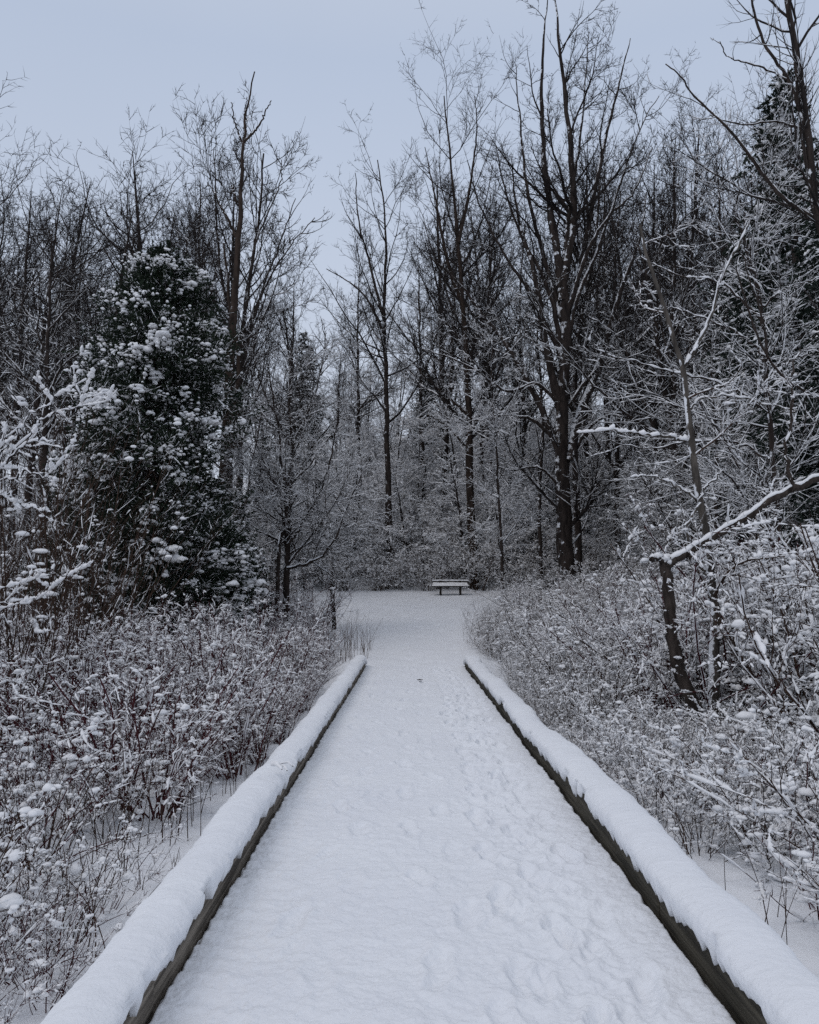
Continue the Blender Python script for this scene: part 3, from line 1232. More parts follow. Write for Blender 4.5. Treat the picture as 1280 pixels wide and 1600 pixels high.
# small spreading tree left of the clearing with the arching low limb
d = 24
hero('young_tree', 'small spreading snowy tree with arching low limb at the left edge of the clearing', [
    (on_ground(pp([(447, 930), (449, 860), (452, 790), (455, 700), (452, 620), (455, 540)], d)), .125, .02),
    (on_ground(pp([(430, 930), (436, 870), (448, 800), (440, 720), (430, 640), (420, 580)], d - .3)), .08, .02),
    (pp([(448, 888), (480, 880), (502, 868), (520, 845), (540, 800), (565, 740)], d - .5), .055, .015),
    (pp([(450, 850), (470, 820), (500, 770), (520, 700), (530, 640)], d - .3), .05, .015),
    (pp([(452, 800), (425, 750), (400, 720), (385, 690)], d), .045, .012),
    (pp([(452, 760), (480, 730), (510, 690), (540, 660)], d), .045, .012),
    (pp([(455, 700), (490, 620), (505, 560), (510, 520)], d + .3), .04, .012),
    (pp([(455, 700), (420, 630), (400, 570), (395, 530)], d + .3), .04, .012)],
    tw(80, 520, 2600, 7000, L=.32, up=.03, t0=.12, ang=50, rmin=.005), 320, snow=.015, cov=.60)

# tall snag with forked top
d = 24
hero('dead_tree', 'tall leaning brown snag with forked bare top right of the dark cedar', [
    (on_ground(pp([(338, 960), (347, 800), (352, 700), (360, 560), (368, 450), (375, 340), (379, 250), (383, 200), (386, 160), (398, 112)], d)), .25, .018),
    (pp([(380, 225), (368, 195), (361, 160)], d), .035, .014),
    (pp([(381, 222), (405, 195), (424, 157)], d), .045, .014),
    (pp([(384, 200), (383, 170), (386, 152)], d), .025, .012),
    (pp([(374, 380), (350, 330), (325, 285)], d), .06, .014),
    (on_ground(pp([(362, 960), (358, 800), (362, 700), (372, 560), (358, 480), (350, 380)], d + .6)), .13, .03),
    (pp([(372, 320), (365, 300), (362, 290)], d), .05, .03)],
    [dict(cnt=16, t0=.1, t1=1, ang=40, L=.10, tl=.5, rf=.4, rmin=.012, n=5, wander=.1, up=.05, snow=.6),
     dict(cnt=40, t0=.2, ang=45, L=.4, rf=.5, rmin=.008, n=4, snow=.5)], 330, tm=M_BARK_B, cm=M_TWIG_TOP, snow=.03, cov=.5)
# bushy tree behind the snag, reaching right
hero('bare_tree', 'wide bare tree with upswept branches behind the forked snag', [
    (on_ground(pp([(372, 930), (374, 760), (372, 640), (380, 520), (392, 420), (405, 340), (412, 240)], 28)), .17, .03),
    (pp([(374, 620), (395, 500), (430, 400), (462, 310)], 28), .08, .015),
    (pp([(376, 560), (410, 460), (450, 390), (492, 340)], 28), .07, .015),
    (pp([(378, 560), (350, 450), (338, 340), (335, 230)], 28.5), .08, .015),
    (pp([(385, 480), (400, 380), (436, 290), (440, 250)], 27.5), .06, .015)],
    tw_top(56, 300, 1300, 3600, t0=.2, L=.33, up=.12), 331, cm=M_TWIG_TOP, fade=(10, 19), snow=.02, cov=.5)

# the crooked snow-covered tree on the right, near
d = 10.3
ctw = [dict(cnt=18, t0=.25, t1=.95, ang=55, L=.20, tl=.4, rf=.4, rmin=.007, n=8, wander=.16, up=.03, k=5, m=22, snow=.7, bias=.5),
       dict(cnt=90, t0=.1, ang=50, L=.45, rf=.5, rmin=.0045, n=6, wander=.2, up=.03, k=4, m=14, snow=.6),
       dict(cnt=260, t0=.1, ang=45, L=.5, rf=.6, rmin=.003, n=5, wander=.2, up=.02, m=10, snow=.45)]
hero('dead_tree', 'crooked dark broken trunk carrying a thick snowy limb above the right thicket', [
    (on_ground(pp([(1112, 1172), (1090, 1120), (1066, 1060), (1050, 990), (1044, 920), (1040, 878)], d), .15), .095, .070),
    (pp([(1042, 885), (1075, 862), (1120, 835), (1165, 808), (1210, 778), (1250, 758), (1330, 735)], d, 0.0), .060, .050),
    (pp([(1237, 765), (1232, 730), (1228, 700), (1236, 655), (1238, 620), (1234, 590), (1250, 545)], d), .026, .010),
    (pp([(1046, 884), (1036, 876), (1026, 872), (1018, 874)], d), .055, .035)],
    ctw, 340, tm=mat_bark('dark_dead_bark', (0.016, 0.012, 0.010), (0.070, 0.056, 0.048), 14, 0.95, 0.50, 0.60), cm=M_BROWN, snow=.020, cov=.88, wob=.012,
    limb_snow=1.9, hmin=.22, blobn=30, blobr=.03, msn=2)
hero('dead_tree', 'slender pale forked tree leaning up behind the crooked broken trunk', [
    (on_ground(pp([(1118, 1168), (1113, 1100), (1118, 1020), (1116, 950), (1108, 860), (1092, 770), (1082, 700), (1076, 640), (1066, 575), (1050, 520), (1030, 450), (1012, 400), (1000, 352)], d + .35), .15), .085, .020),
    (pp([(1068, 572), (1085, 545), (1108, 500), (1130, 430), (1152, 385), (1172, 345)], d + .35), .030, .014),
    (pp([(1108, 900), (1085, 870), (1072, 830), (1068, 815)], d + .2), .030, .016),
    (pp([(1070, 822), (1092, 790), (1100, 765), (1125, 740)], d + .1), .022, .012),
    (pp([(1082, 690), (1050, 684), (1010, 678), (960, 672), (900, 676)], d + .35), .022, .010),
    (pp([(1094, 785), (1060, 760), (1020, 745), (985, 745)], d + .35), .018, .008),
    (pp([(1122, 1000), (1150, 975), (1185, 945), (1230, 925), (1290, 905)], d + .3), .030, .014),
    (pp([(1074, 640), (1100, 622), (1150, 620), (1200, 632), (1240, 645)], d + .35), .018, .008)],
    ctw, 341, tm=M_PALE, cm=M_BROWN, snow=.019, cov=.80, wob=.012, limb_snow=1.6, hmin=.2, blobn=30, blobr=.03, msn=2)

# overhanging tree in the upper right corner
d = 13
hero('bare_tree', 'dark bare tree reaching into the upper right corner with long sloping branches', [
    (on_ground(pp([(1345, 1000), (1330, 700), (1300, 420), (1275, 330), (1262, 200), (1240, 60), (1225, -40)], d)), .13, .04),
    (pp([(1320, 640), (1240, 600), (1190, 540), (1150, 420)], d), .03, .012),
    (pp([(1300, 360), (1215, 300), (1150, 215), (1085, 150), (1062, 118), (1040, 100)], d, .05, 3), .045, .010),
    (pp([(1268, 240), (1235, 130), (1195, 70), (1175, 0), (1170, -60)], d), .04, .014),
    (pp([(1272, 320), (1255, 220), (1243, 110), (1230, 0)], d), .035, .014),
    (pp([(1250, 200), (1210, 190), (1160, 195), (1110, 180)], d), .022, .010),
    (pp([(1240, 130), (1190, 105), (1140, 90), (1125, 65)], d), .020, .008),
    (pp([(1200, 560), (1192, 500), (1172, 440), (1160, 390)], d), .02, .008)],
    [dict(cnt=44, t0=.1, ang=48, L=.26, tl=.5, rf=.5, rmin=.007, n=8, wander=.12, up=.08, k=4, m=18, snow=.8),
     dict(cnt=240, t0=.1, ang=42, L=.4, rf=.6, rmin=.0045, n=6, wander=.15, up=.1, k=3, m=10, snow=.6),
     dict(cnt=560, t0=.1, ang=42, L=.5, rf=.7, rmin=.0035, n=5, wander=.16, up=.1, k=3, snow=0)],
    350, wob=.006, snow=.014, cov=.65, cm=M_TWIG_TOP)
# long snowy limbs crossing the right side
d = 15
hero('bare_tree', 'slim leaning tree with long level snowy boughs in front of the dark conifers', [
    (on_ground(pp([(1225, 1000), (1215, 800), (1200, 620), (1190, 480), (1170, 400), (1150, 330)], d)), .09, .02),
    (pp([(1200, 560), (1150, 520), (1080, 490), (1020, 480)], d, .1, 1), .03, .01),
    (pp([(1198, 640), (1130, 600), (1050, 580), (970, 560), (930, 545)], d, .1, 2), .03, .01),
    (pp([(1205, 720), (1150, 690), (1080, 690), (1010, 700), (940, 690)], d, .1, 3), .03, .01),
    (pp([(1190, 480), (1230, 450), (1290, 430)], d), .025, .01),
    (pp([(1200, 600), (1240, 560), (1300, 540)], d), .025, .01),
    (pp([(1192, 500), (1120, 440), (1060, 430), (1000, 400)], d, .1, 4), .025, .01)],
    [dict(cnt=70, t0=.1, ang=48, L=.32, tl=.5, rf=.5, rmin=.008, n=8, wander=.14, up=.02, k=4, m=18, snow=.9),
     dict(cnt=420, t0=.1, ang=45, L=.45, rf=.6, rmin=.005, n=6, wander=.16, up=.02, k=3, m=12, snow=.8),
     dict(cnt=1500, t0=.1, ang=45, L=.5, rf=.7, rmin=.004, n=5, wander=.18, up=.02, k=3, snow=.7)],
    351, snow=.015, cov=.72, hmin=.25, msn=2)


# ------------------------------------------------------------------ conifers
def leaf_tufts(mb, C, D, size, rng, per=5):
    """little leaf sprays: per narrow triangles fanning out of each centre along D"""
    N = len(C)
    C = np.repeat(C, per, 0)
    D = np.repeat(D, per, 0)
    D = nrm(D + rng.normal(size=D.shape) * .55)
    S = nrm(np.cross(D, rng.normal(size=D.shape)))
    L = size * rng.uniform(.6, 1.3, len(C))[:, None]
    Wd = L * .22
    a = C + S * Wd
    b = C - S * Wd
    c = C + D * L
    V = np.stack((a, b, c), 1).reshape(-1, 3)
    T = np.arange(len(V)).reshape(-1, 3)
    mb.add(V, None, T)


def cedar(seed, H, W, name, label, loc, prof, nb=950, leaf=.075, dollop=.12, frac=.3, col=M_CEDAR):
    rng = np.random.default_rng(seed)
    root = empty(name, loc, label, 'tree')
    tr = np.zeros((1, 12, 3))
    tr[0, :, 2] = np.linspace(-.3, H * .97, 12)
    mt = MB()
    tubes(mt, tr, np.linspace(.18, .02, 12)[None], 8, rng)
    mt.build('trunk', M_BARK_B, root)
    # boughs
    t = rng.random(nb) ** .9
    z = .02 * H + t * H * .96
    a = rng.random(nb) * 2 * PI
    bulge = 1 + .16 * np.sin(a * 3 + z * 1.3) + .42 * (vnoise(a * 1.6, z * 1.1, seed) - .5) * 2
    rad = W / 2 * np.interp(t, prof[0], prof[1]) * bulge * rng.uniform(.75, 1.08, nb)
    n = 6
    B = np.empty((nb, n, 3))
    for k in range(n):
        f = k / (n - 1)
        B[:, k, 0] = np.cos(a) * rad * f
        B[:, k, 1] = np.sin(a) * rad * f
        B[:, k, 2] = z - rad * .1 + rad * (.28 * f + .25 * f * f - .25 * f ** 3)
    B[:, 1:] += rng.normal(size=(nb, n - 1, 3)) * .04
    RB = np.repeat(np.linspace(.016, .004, n)[None], nb, 0)
    mb = MB()
    tubes(mb, B, RB, 3, rng)
    mb.build('boughs', M_BARK_B, root)
    C, RC = grow(B, RB, nb * 9, rng, .4, 1, 42, 14, .30, .3, .3, .5, .003, 4, .18, .1)
    lf = MB()
    idx = np.arange(len(C))
    for tt in (.25, .5, .75, .99):
        p, _, T = at_t(C, RC, idx, np.full(len(C), tt))
        leaf_tufts(lf, p, T + np.array((0, 0, .15)), leaf, rng, 7)
    lf.build('crown', col, root)
    # snow: uneven patches built up on the sprays of some boughs, crumbs and thin ridges elsewhere
    ms = MB()
    snow_on(ms, C, RC, dollop * .22, rng, m=8, k=5, cover=.50, hmin=.2)
    tipC = C[:, -1]
    patch = fbm(np.arctan2(tipC[:, 1], tipC[:, 0]) * 2.1 + 9, tipC[:, 2] * 1.15, 3, seed + 5) * 2
    rr = np.hypot(tipC[:, 0], tipC[:, 1]) / np.maximum(W / 2 * np.interp(tipC[:, 2] / H, prof[0], prof[1]), .3)
    ok = (rng.random(len(C)) < np.clip(patch * 1.3 + .02, .01, .6) * np.clip(rr - .35, 0, .8)) & (tipC[:, 2] < H * .97)
    idx = np.nonzero(ok)[0]
    for f in (.55, .75, .92):
        p, _, _ = at_t(C, RC, idx, np.full(len(idx), f))
        s = dollop * (.30 + .55 * np.clip(patch[idx] + .25, 0, 1)) * np.clip(rng.lognormal(-.25, .45, len(idx)), .3, 1.8)
        blobs(ms, p + rng.normal(size=p.shape) * s[:, None] * .35 + np.array((0, 0, .04)), s, rng, ICO2, .75, .13, .3)
    tips = B[:, -1]
    side_w = (.6 + .9 * tips[:, 2] / H) * np.clip(.45 + .5 * tips[:, 0] / (W / 2) - .35 * tips[:, 1] / (W / 2), .03, 1) * (tips[:, 2] < H * .98)
    pick = rng.choice(nb, max(8, nb // 20), replace=False, p=side_w / side_w.sum())
    for q in pick:
        big = rng.uniform(.6, 1.35)
        kk = int(rng.integers(18, 48))
        off = rng.normal(size=(kk, 3)) * np.array((.20, .20, .06)) * big
        off[:, 2] -= np.hypot(off[:, 0], off[:, 1]) * .35
        blobs(ms, tips[q] + off + np.array((0, 0, .05)), dollop * big * rng.uniform(.18, .46, kk), rng, ICO2, .78, .11, .22)
    ms.build('snow', M_SNOW, root)
    return root


cp = P(236, 930, 20.5)
cedar(401, 11.0, 3.7, 'cedar_tree', 'dense dark green cedar dolloped with snow in the left of the photo', (cp[0], 20.5, gz(cp[0], 20.5)),
      ([0, .15, .35, .55, .72, .86, .95, 1], [.88, .98, 1.0, .95, .80, .56, .34, .12]), nb=1500)
c2 = P(150, 930, 22.5)
cedar(402, 7.0, 3.0, 'cedar_tree', 'smaller shaded cedar tucked against the left side of the big cedar', (c2[0], 22.5, gz(c2[0], 22.5)),
      ([0, .2, .5, .8, 1], [.8, 1, .8, .5, .05]), nb=600, frac=.25)
c3 = P(352, 930, 23.0)
cedar(403, 3.6, 1.9, 'cedar_tree', 'low dark cedar bush at the foot of the forked snag', (c3[0], 23.0, gz(c3[0], 23.0)),
      ([0, .2, .5, .8, 1], [.9, 1, .8, .5, .05]), nb=420, frac=.12)


def pine(seed, H, W, name='pine_tree', first=.12, tiers=34, per=7, snow=.05, droop=.0):
    """layered conifer: boughs in whorls with needle sprays and a pad of snow on each"""
    rng = np.random.default_rng(seed)
    root = empty(name, (0, 0, 0), 'x', 'tree')
    tr = np.zeros((1, 14, 3))
    tr[0, :, 2] = np.linspace(-.3, H, 14)
    tr[0, 1:, :2] = np.cumsum(rng.normal(size=(13, 2)) * .03, 0)
    mt = MB()
    tubes(mt, tr, np.linspace(.26, .02, 14)[None], 8, rng)
    mt.build('trunk', M_BARK, root)
    nb = tiers * per
    t = np.repeat(np.linspace(first, .985, tiers), per) + rng.normal(size=nb) * .008
    a = rng.random(nb) * 2 * PI
    t = np.clip(t, 0, .992)
    L = W / 2 * (1 - t) ** .75 * rng.uniform(.6, 1.12, nb) + .25
    n = 8
    B = np.empty((nb, n, 3))
    for k in range(n):
        f = k / (n - 1)
        B[:, k, 0] = np.cos(a) * L * f
        B[:, k, 1] = np.sin(a) * L * f
        B[:, k, 2] = t * H + L * (.12 * f - .30 * f * f + droop * f)
    B[:, 1:] += rng.normal(size=(nb, n - 1, 3)) * .03
    RB = np.repeat(np.linspace(.03, .006, n)[None], nb, 0)
    C, RC = grow(B, RB, nb * 13, rng, .12, 1, 55, 10, .34, .25, .5, .5, .004, 5, .12, -.03, flat=.85)
    mb = MB()
    tubes(mb, B, RB, 4, rng)
    tubes(mb, C, RC, 3, rng)
    mb.build('boughs', M_BARK, root)
    lf = MB()
    idx = np.arange(len(C))
    for tt in (.2, .45, .7, .98):
        p, _, T = at_t(C, RC, idx, np.full(len(C), tt))
        leaf_tufts(lf, p, T, .13, rng, 6)
    lf.build('crown', M_NEEDLE, root)
    ms = MB()
    snow_on(ms, C, RC, snow, rng, m=7, k=5, cover=.62, hmin=.2)
    snow_on(ms, B, RB, snow * 1.5, rng, m=18, k=6, cover=.75, hmin=.2)
    ms.build('snow', M_SNOW, root)
    return Stock(root)


pineA = pine(411, 16, 7.5)
pineB = pine(412, 13, 6.0, first=.08, tiers=30, snow=.045)
for i, (px, dd, st, s, lab) in enumerate((
        (1262, 24, pineA, 1.12, 'tallest dark snow-layered pine at the right edge'),
        (1185, 30, pineB, 1.15, 'dark snow-layered pine second from the right edge'),
        (1120, 36, pineB, .95, 'shaded pine behind the pale crooked tree'),
        (1330, 19, pineB, .95, 'dark pine partly cut off by the right edge'),
        (1060, 46, pineA, .80, 'distant pine on the slope right of the tallest bare tree'),
        (668, 62, pineB, .85, 'distant dark pine on the slope above the bench'),
        (470, 58, pineA, .85, 'distant dark pine above the small spreading tree'),
        (810, 68, pineB, 1.0, 'distant dark pine high on the slope right of the bench'),
        (415, 40, pineB, .62, 'mid-distance pine right behind the forked snag'))):
    x = (px - 640) / 1250 * dd
    st.place((x, dd, gz(x, dd)), i * 1.7, s, lab)


# ------------------------------------------------------------------ shrubs
def shrub(seed, H=1.25, W=1.5, stems=20, l1=130, l2=420, l3=620, name='dogwood_shrub', mat=M_RED, snow=.0160, cov=.60, blobn=90, blobr=.031, cat='shrub',
          r=.011, up=.06, spread=1.0, hmin=.18, near=False):
    rng = np.random.default_rng(seed)
    root = empty(name, (0, 0, 0), 'x', cat)
    n = 8
    a = rng.random(stems) * 2 * PI
    th = np.radians(rng.uniform(4, 48, stems)) * spread
    D = np.stack((np.cos(a) * np.sin(th), np.sin(a) * np.sin(th), np.cos(th)), -1)
    S = np.empty((stems, n, 3))
    S[:, 0] = np.stack((np.cos(a) * .12 * W * rng.random(stems), np.sin(a) * .12 * W * rng.random(stems), np.full(stems, -.1)), -1)
    L = H * rng.uniform(.7, 1.15, stems) / np.maximum(np.cos(th), .6)
    for k in range(1, n):
        D = nrm(D + rng.normal(size=D.shape) * .10 + np.array((0, 0, .03)))
        S[:, k] = S[:, k - 1] + D * (L / (n - 1))[:, None]
    RS = np.linspace(r, r * .4, n)[None] * rng.uniform(.7, 1.3, (stems, 1))
    A, RA = grow(S, RS, l1, rng, .15, 1, 48, 14, .27, .3, .4, .7, .0045, 6, .17, up)
    B, RB = grow(A, RA, l2, rng, .1, 1, 45, 15, .55, .3, .3, .75, .0036, 5, .2, up * .7)
    sets = [(S, RS), (A, RA), (B, RB)]
    if l3:
        Cc, RCc = grow(B, RB, l3, rng, .1, 1, 42, 15, .6, .3, .3, .8, .0022, 4, .2, up * .6)
        sets.append((Cc, RCc))
    for p, q in sets[1:]:
        p[..., 2] = np.maximum(p[..., 2], .02)
    mb = MB()
    for i, (p, q) in enumerate(sets):
        tubes(mb, p, q, 4 if i == 0 else 3, rng)
    mb.build('stems', mat, root)
    ms = MB()
    f = 2 if near else 1
    kk = 7 if near else 5
    snow_on(ms, S, RS, snow * 1.1, rng, m=16 * f, k=kk, cover=cov, hmin=hmin + .1, jit=.12)
    snow_on(ms, A, RA, snow * 1.15, rng, m=11 * f, k=kk, cover=cov, hmin=hmin, jit=.12)
    snow_on(ms, B, RB, snow, rng, m=8 * f, k=kk, cover=cov, hmin=hmin, jit=.12)
    if l3:
        snow_on(ms, sets[3][0], sets[3][1], snow * .8, rng, m=6 * f, k=kk, cover=cov * .9, hmin=hmin, jit=.12)
    if blobn:
        idx = rng.integers(0, len(B), blobn)
        p, _, T = at_t(B, RB, idx, rng.random(blobn))
        for j in range(3):
            blobs(ms, p + np.array((0, 0, .008)) + rng.normal(size=p.shape) * blobr * .55 * np.array((1, 1, .4)), blobr * np.clip(rng.lognormal(-.7, .5, blobn), .25, 1.4), rng,
                  ICO2 if near else ICO1, .72, .12, .25)
    ms.build('snow', M_SNOW, root)
    return Stock(root)


dog = [shrub(500 + i) for i in range(5)]
hon = [shrub(520 + i, H=1.45, W=1.8, stems=20, l1=140, l2=460, l3=700, name='honeysuckle_shrub', near=True, mat=M_BROWN, snow=.0185, cov=.60, blobn=130, blobr=.033, up=.02, spread=1.2)
       for i in range(4)]
hon.append(shrub(525, H=1.45, W=1.8, stems=20, l1=140, l2=460, l3=700, name='honeysuckle_shrub', near=True, mat=M_RED, snow=.0165, cov=.6, blobn=120, blobr=.032, up=.02, spread=1.2))
near_l = [shrub(540 + i, H=.85, W=1.3, stems=15, l1=62, l2=160, l3=170, name='bramble_shrub', mat=M_RED if i else M_BROWN, snow=.017, cov=.52, blobn=26, blobr=.036, spread=1.1, near=True, r=.006)
          for i in range(3)]
near_r = [shrub(550 + i, H=.95, W=1.5, stems=17, l1=74, l2=190, l3=210, name='bramble_shrub', mat=M_BROWN if i else M_RED, snow=.022, cov=.62, blobn=40, blobr=.042, spread=1.45, near=True, up=.0, r=.007)
          for i in range(3)]

rng = np.random.default_rng(909)
GL = ('red-stemmed shrub under clumped snow in the thicket left of the path', 'red-stemmed shrubs in the left thicket')
GR = ('twiggy brown shrub heaped with snow in the thicket right of the path', 'brown snow-heaped shrubs in the right thicket')
GH = ('low snow-dusted shrub on the slope behind the bench', 'snowy shrubs on the slope behind the bench')
GN = ('open sprawling shrub with rounded snow pads beside the left kerb', 'open shrubs beside the left kerb')
GM = ('sprawling shrub with rounded snow pads beside the right kerb', 'sprawling shrubs beside the right kerb')
pts = []


def scatter(n, y0, y1, pxa, pxb, mind, stock, lab, smin, smax, test, hs=None, seed=1, ypow=1.0, ws=None):
    g = np.random.default_rng(seed)
    c = t = 0
    while c < n and t < n * 60:
        t += 1
        y = y0 + (y1 - y0) * g.random() ** ypow
        px = g.uniform(pxa, pxb)
        x = (px - 640) / 1250 * y
        if not test(x, y) or not hero_list_clear(x, y, pts, mind(y)):
            continue
        s = g.uniform(smin, smax) * (ws(x, y) if ws else 1.0)
        st = stock[int(g.integers(0, len(stock)))]
        turn = st.clear_turn(x, y, s, g) if y < 20 else g.random() * 6.28
        if turn is None:
            continue
        pts.append((x, y))
        z = gz(x, y)
        h = s * (hs(x, y) if hs else 1.0)
        st.place((x, y, z), turn, (s, s, h), lab[0], lab[1])
        c += 1
    return c


def left_ok(x, y):
    l, r = clear_span(y)
    if y < 17:
        return x < -1.85
    if 506 < 640 + 1250 * x / y < 542 and y < 27:
        return False
    return x < l - 1.15


def right_ok(x, y):
    l, r = clear_span(y)
    if y < 17:
        px = 640 + 1250 * x / y
        if y < 10.9 and 935 < px < 1325:
            return False
        return x > 2.1
    return x > r + 1.4


nl = scatter(150, 7.2, 31, -120, 560, lambda y: .50 + y * .012, dog, GL, .75, 1.28, left_ok, lambda x, y: np.interp(y, [6, 10, 20, 30], [.86, 1.0, 1.05, .95]), 11)
nr = scatter(140, 7.6, 33, 700, 1420, lambda y: .55 + y * .012, hon, GR, .85, 1.15, right_ok,
             lambda x, y: float(np.interp(640 + 1250 * x / y, [740, 900, 1050, 1280], [.70, .92, 1.05, 1.10])), 12,
             ws=lambda x, y: float(np.interp(640 + 1250 * x / y, [740, 900, 1050, 1280], [.95, 1.0, 1.22, 1.5])) * (.9 if y < 10.3 else 1.0))
nn = scatter(26, 3.3, 7.4, -160, 430, lambda y: .46, near_l, GN, .75, 1.1, lambda x, y: x < np.interp(y, [3.3, 4.2, 5, 6, 7.4], [-2.15, -2.4, -2.6, -2.5, -2.3]), None, 13)
nn += scatter(9, 3.1, 5.4, -60, 300, lambda y: .30, near_l, ('small low snow-padded shrub in the bottom left corner', 'small shrubs in the bottom left corner'),
              .48, .68, lambda x, y: -2.9 < x < -1.75 - .12 * max(0, y - 4), None, 17)
nm = scatter(36, 3.3, 7.8, 880, 1460, lambda y: .48, near_r, GM, .75, 1.1, lambda x, y: x > np.interp(y, [3.3, 4.5, 6, 7.8], [2.25, 2.5, 2.55, 2.5]) and not (y > 6.2 and 925 < 640 + 1250 * x / y < 1225), lambda x, y: .95, 14)
nm += scatter(44, 6.0, 10.4, 880, 1330, lambda y: .36, near_r, ('small low snow-padded shrub at the foot of the crooked broken trunk', 'low shrubs around the crooked trunk'),
              .52, .70, lambda x, y: x > 2.0, None, 16)
nh = scatter(125, 40.2, 58, 420, 960, lambda y: .72, hon[:4], GH, 1.1, 2.1, lambda x, y: not (y < 40.8 and -5.8 < x < 5), None, 15, 1.5)


scatter(40, 8.5, 24, 380, 560, lambda y: .34, dog, ('low red-stemmed shrub hugging the far stretch of the left kerb', 'low shrubs hugging the left kerb'),
        .50, .72, lambda x, y: (-2.7 < x < -1.6) if y < 17 else not (y < 26.2 and 500 < 640 + 1250 * x / y < 550) and clear_span(y)[0] - 1.8 < x < clear_span(y)[0] - .35, None, 21)
scatter(40, 8.5, 26, 730, 960, lambda y: .34, hon[:4], ('low brown shrub hugging the far stretch of the right kerb', 'low shrubs hugging the right kerb'),
        .42, .62, lambda x, y: (1.85 < x < 2.9) if y < 17 else clear_span(y)[1] + .35 < x < clear_span(y)[1] + 1.8, None, 22)


# willow clump of upright stems at the left edge
def willow(seed, H, stems, name, label, loc, mat, snow, spread=.30, l1=90, l2=160, r=.011, W=1.2, cov=.5, blobn=30, cat='shrub', group=None, rmin=.004):
    rng = np.random.default_rng(seed)
    root = empty(name, loc, label, cat, group)
    n = 12
    a = rng.random(stems) * 2 * PI
    rr = np.sqrt(rng.random(stems)) * W / 2
    D = np.stack((np.cos(a) * spread * rng.random(stems), np.sin(a) * spread * rng.random(stems), np.ones(stems)), -1)
    S = np.empty((stems, n, 3))
    S[:, 0] = np.stack((np.cos(a) * rr, np.sin(a) * rr, np.full(stems, -.1)), -1)
    L = H * rng.uniform(.5, 1.08, stems)
    bend = rng.normal(size=(stems, 3)) * np.array((.035, .035, 0))
    for k in range(1, n):
        D = nrm(D + rng.normal(size=D.shape) * .035 + bend)
        S[:, k] = S[:, k - 1] + nrm(D) * (L / (n - 1))[:, None]
    RS = np.linspace(r, r * .3, n)[None] * rng.uniform(.6, 1.3, (stems, 1))
    A, RA = grow(S, RS, l1, rng, .3, 1, 28, 10, .3, .3, .4, .6, rmin, 6, .09, .12)
    B, RB = grow(A, RA, l2, rng, .1, 1, 35, 12, .5, .3, .3, .7, rmin * .75, 5, .12, .08)
    mb = MB()
    tubes(mb, S, RS, 4, rng)
    tubes(mb, A, RA, 3, rng)
    tubes(mb, B, RB, 3, rng)
    mb.build('stems', mat, root)
    if snow:
        ms = MB()
        snow_on(ms, S, RS, snow, rng, m=40, k=6, cover=cov, hmin=.35)
        snow_on(ms, A, RA, snow, rng, m=14, k=6, cover=cov, hmin=.25)
        snow_on(ms, B, RB, snow, rng, m=9, k=6, cover=cov, hmin=.25)
        if blobn:
            idx = rng.integers(0, len(A), blobn)
            p, _, _ = at_t(A, RA, idx, rng.random(blobn))
            blobs(ms, p, snow * 3.4 * rng.uniform(.4, 1.5, blobn), rng, ICO2, .6, .1, .35)
        ms.build('snow', M_SNOW, root)
    return root


for i, (px, dd, H, st, lab) in enumerate((
        (20, 10.0, 3.9, 46, 'tall upright willow clump nearest the left edge'),
        (95, 12.5, 4.6, 44, 'tall brown willow clump beside the smaller cedar'),
        (-40, 8.5, 3.4, 34, 'willow clump half outside the left edge'),
        (165, 16.5, 5.2, 40, 'thin reddish-brown willow clump in front of the big cedar'),
        (30, 17.0, 6.8, 44, 'very tall thin-stemmed willow clump behind the left thicket'))):
    x = (px - 640) / 1250 * dd
    willow(600 + i, H, st, 'willow_clump', lab, (x, dd, gz(x, dd)), M_BROWN, .013, .30, 130, 300, cov=.45, blobn=34, W=1.5, cat='shrub')

# snowy boughs poking in at the left edge
d = 8.5
hero('bare_tree', 'low bough with thick leaf-shaped snow pads at the left edge', [
    (on_ground(pp([(-130, 1100), (-110, 900), (-70, 800), (-20, 760)], d)), .05, .03),
    (pp([(-30, 765), (20, 745), (60, 740), (85, 765)], d), .016, .006),
    (pp([(-30, 765), (0, 730), (30, 700), (75, 690), (95, 700)], d), .016, .006),
    (pp([(-20, 760), (10, 700), (50, 650), (90, 620)], d + .4), .014, .006),
    (pp([(-60, 790), (0, 770), (40, 790), (80, 800)], d), .014, .006),
    (pp([(-70, 800), (-20, 930), (30, 940), (70, 935)], d), .014, .006),
    (pp([(0, 740), (60, 660), (110, 640), (145, 610)], d + .8), .014, .006)],
    [dict(cnt=40, t0=.2, ang=45, L=.3, tl=.3, rf=.5, rmin=.004, n=6, wander=.15, up=.02, m=14, snow=1.0, bias=.3),
     dict(cnt=80, t0=.2, ang=45, L=.5, rf=.6, rmin=.003, n=5, wander=.15, m=9, snow=.9)],
    360, snow=.028, cov=.85, cm=M_BROWN, limb_snow=1.0, hmin=.2, blobn=40, blobr=.035, msn=2)

# dry stalks
def stalks(seed, H, n_, W, label, loc, name='dry_stalk_clump', group=None, mat=M_REED, r=.004, spread=.12, tw_=0):
    return willow(seed, H, n_, name, label, loc, mat, 0, spread, max(tw_, 1), max(tw_ * 2, 1), r, W, blobn=0, cat='dry plant', group=group, rmin=.002)


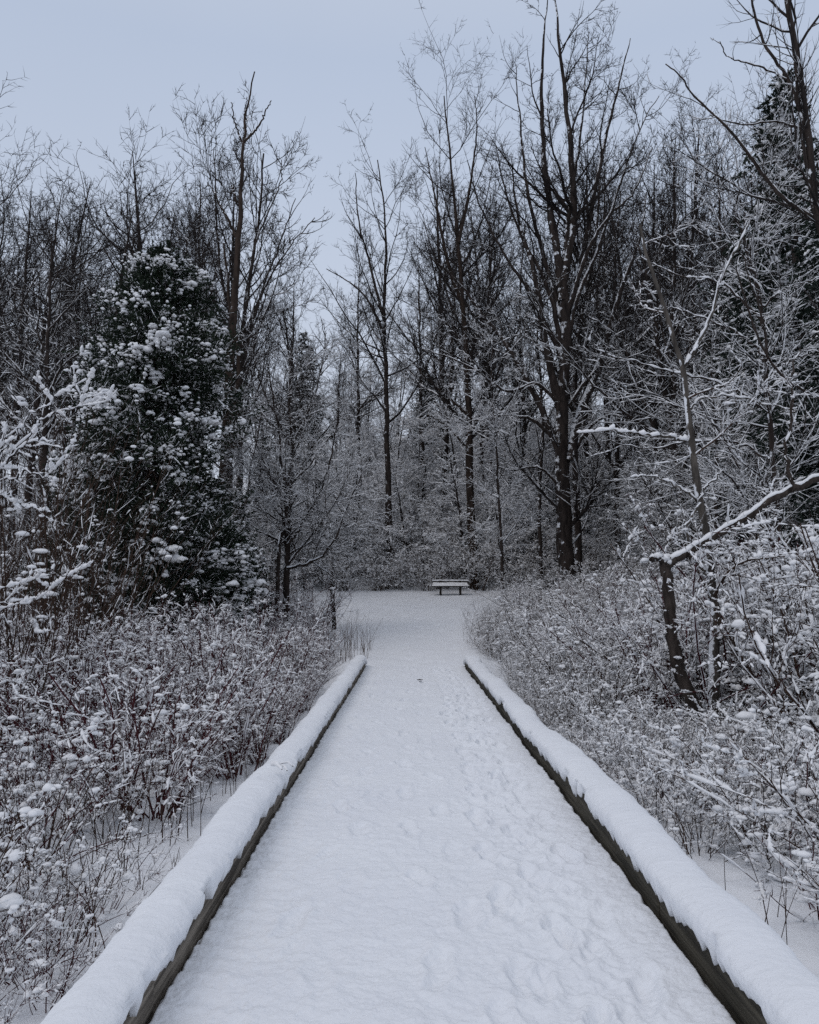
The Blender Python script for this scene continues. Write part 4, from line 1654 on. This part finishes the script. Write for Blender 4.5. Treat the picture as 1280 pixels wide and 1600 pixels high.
for i, (px, dd, H, n_, W, lab) in enumerate((
        (545, 19.5, 1.35, 60, 1.1, 'tan dry grass stalks beside the far end of the left kerb'),
        (560, 21.5, 1.0, 30, .8, 'sparse dry stalks at the left corner of the clearing'),
        (215, 6.4, 1.25, 16, .9, 'cluster of tall thin red-brown stalks beyond the left kerb'),
        (330, 7.0, 1.1, 14, .8, 'cluster of thin stalks leaning over the left kerb snow'),
        (150, 5.6, .9, 12, .8, 'short thin stalks in the open snow at lower left'),
        (270, 5.7, .35, 9, .35, 'few broken stalk stubs poking from open snow by the left kerb'),
        (1130, 5.0, .8, 10, .8, 'thin upright stalks in the open snow right of the near right kerb'),
        (1010, 6.6, .7, 8, .6, 'short thin stalks close outside the right kerb'),
        (90, 4.6, .75, 14, .9, 'thin dark stems rising from the snow near the bottom left corner'),
        (380, 8.2, 1.0, 16, .8, 'thin stems close beside the left kerb at its middle'),
        (745, 23, .9, 26, .8, 'sparse dry stalks at the right corner of the clearing'))):
    x = (px - 640) / 1250 * dd
    stalks(700 + i, H, n_, W, lab, (x, dd, gz(x, dd)), tw_=n_ // 3, mat=M_REED if i in (0, 1, 10) else M_BROWN)

print('shrubs', nl, nr, nn, nm, nh, 'polys', sum(len(m.polygons) for m in bpy.data.meshes))

rng = np.random.default_rng(31)
tq = np.array([[(-1.03, 6.18, .30), (-.98, 6.14, .315), (-.93, 6.11, .31), (-.90, 6.05, .29)],
               [(-1.03, 6.18, .30), (-1.0, 6.12, .32), (-.97, 6.06, .325), (-.93, 6.0, .31)],
               [(-1.0, 6.2, .30), (-.95, 6.18, .32), (-.91, 6.17, .325), (-.87, 6.15, .30)]]) + np.array((0, 0, .025))
root = empty('fallen_twig', (-1.0, 6.12, .30), 'small snow-coated twig fallen on the left kerb at its joint', 'twig')
tq = tq - np.array((-1.0, 6.12, .30))
mb = MB()
tubes(mb, tq, np.full((3, 4), .004), 5, rng)
mb.build('stem', M_BROWN, root)
mb = MB()
snow_on(mb, tq, np.full((3, 4), .004), .013, rng, m=14, k=6, cover=1.0, hmin=.1)
mb.build('snow', M_SNOW, root)
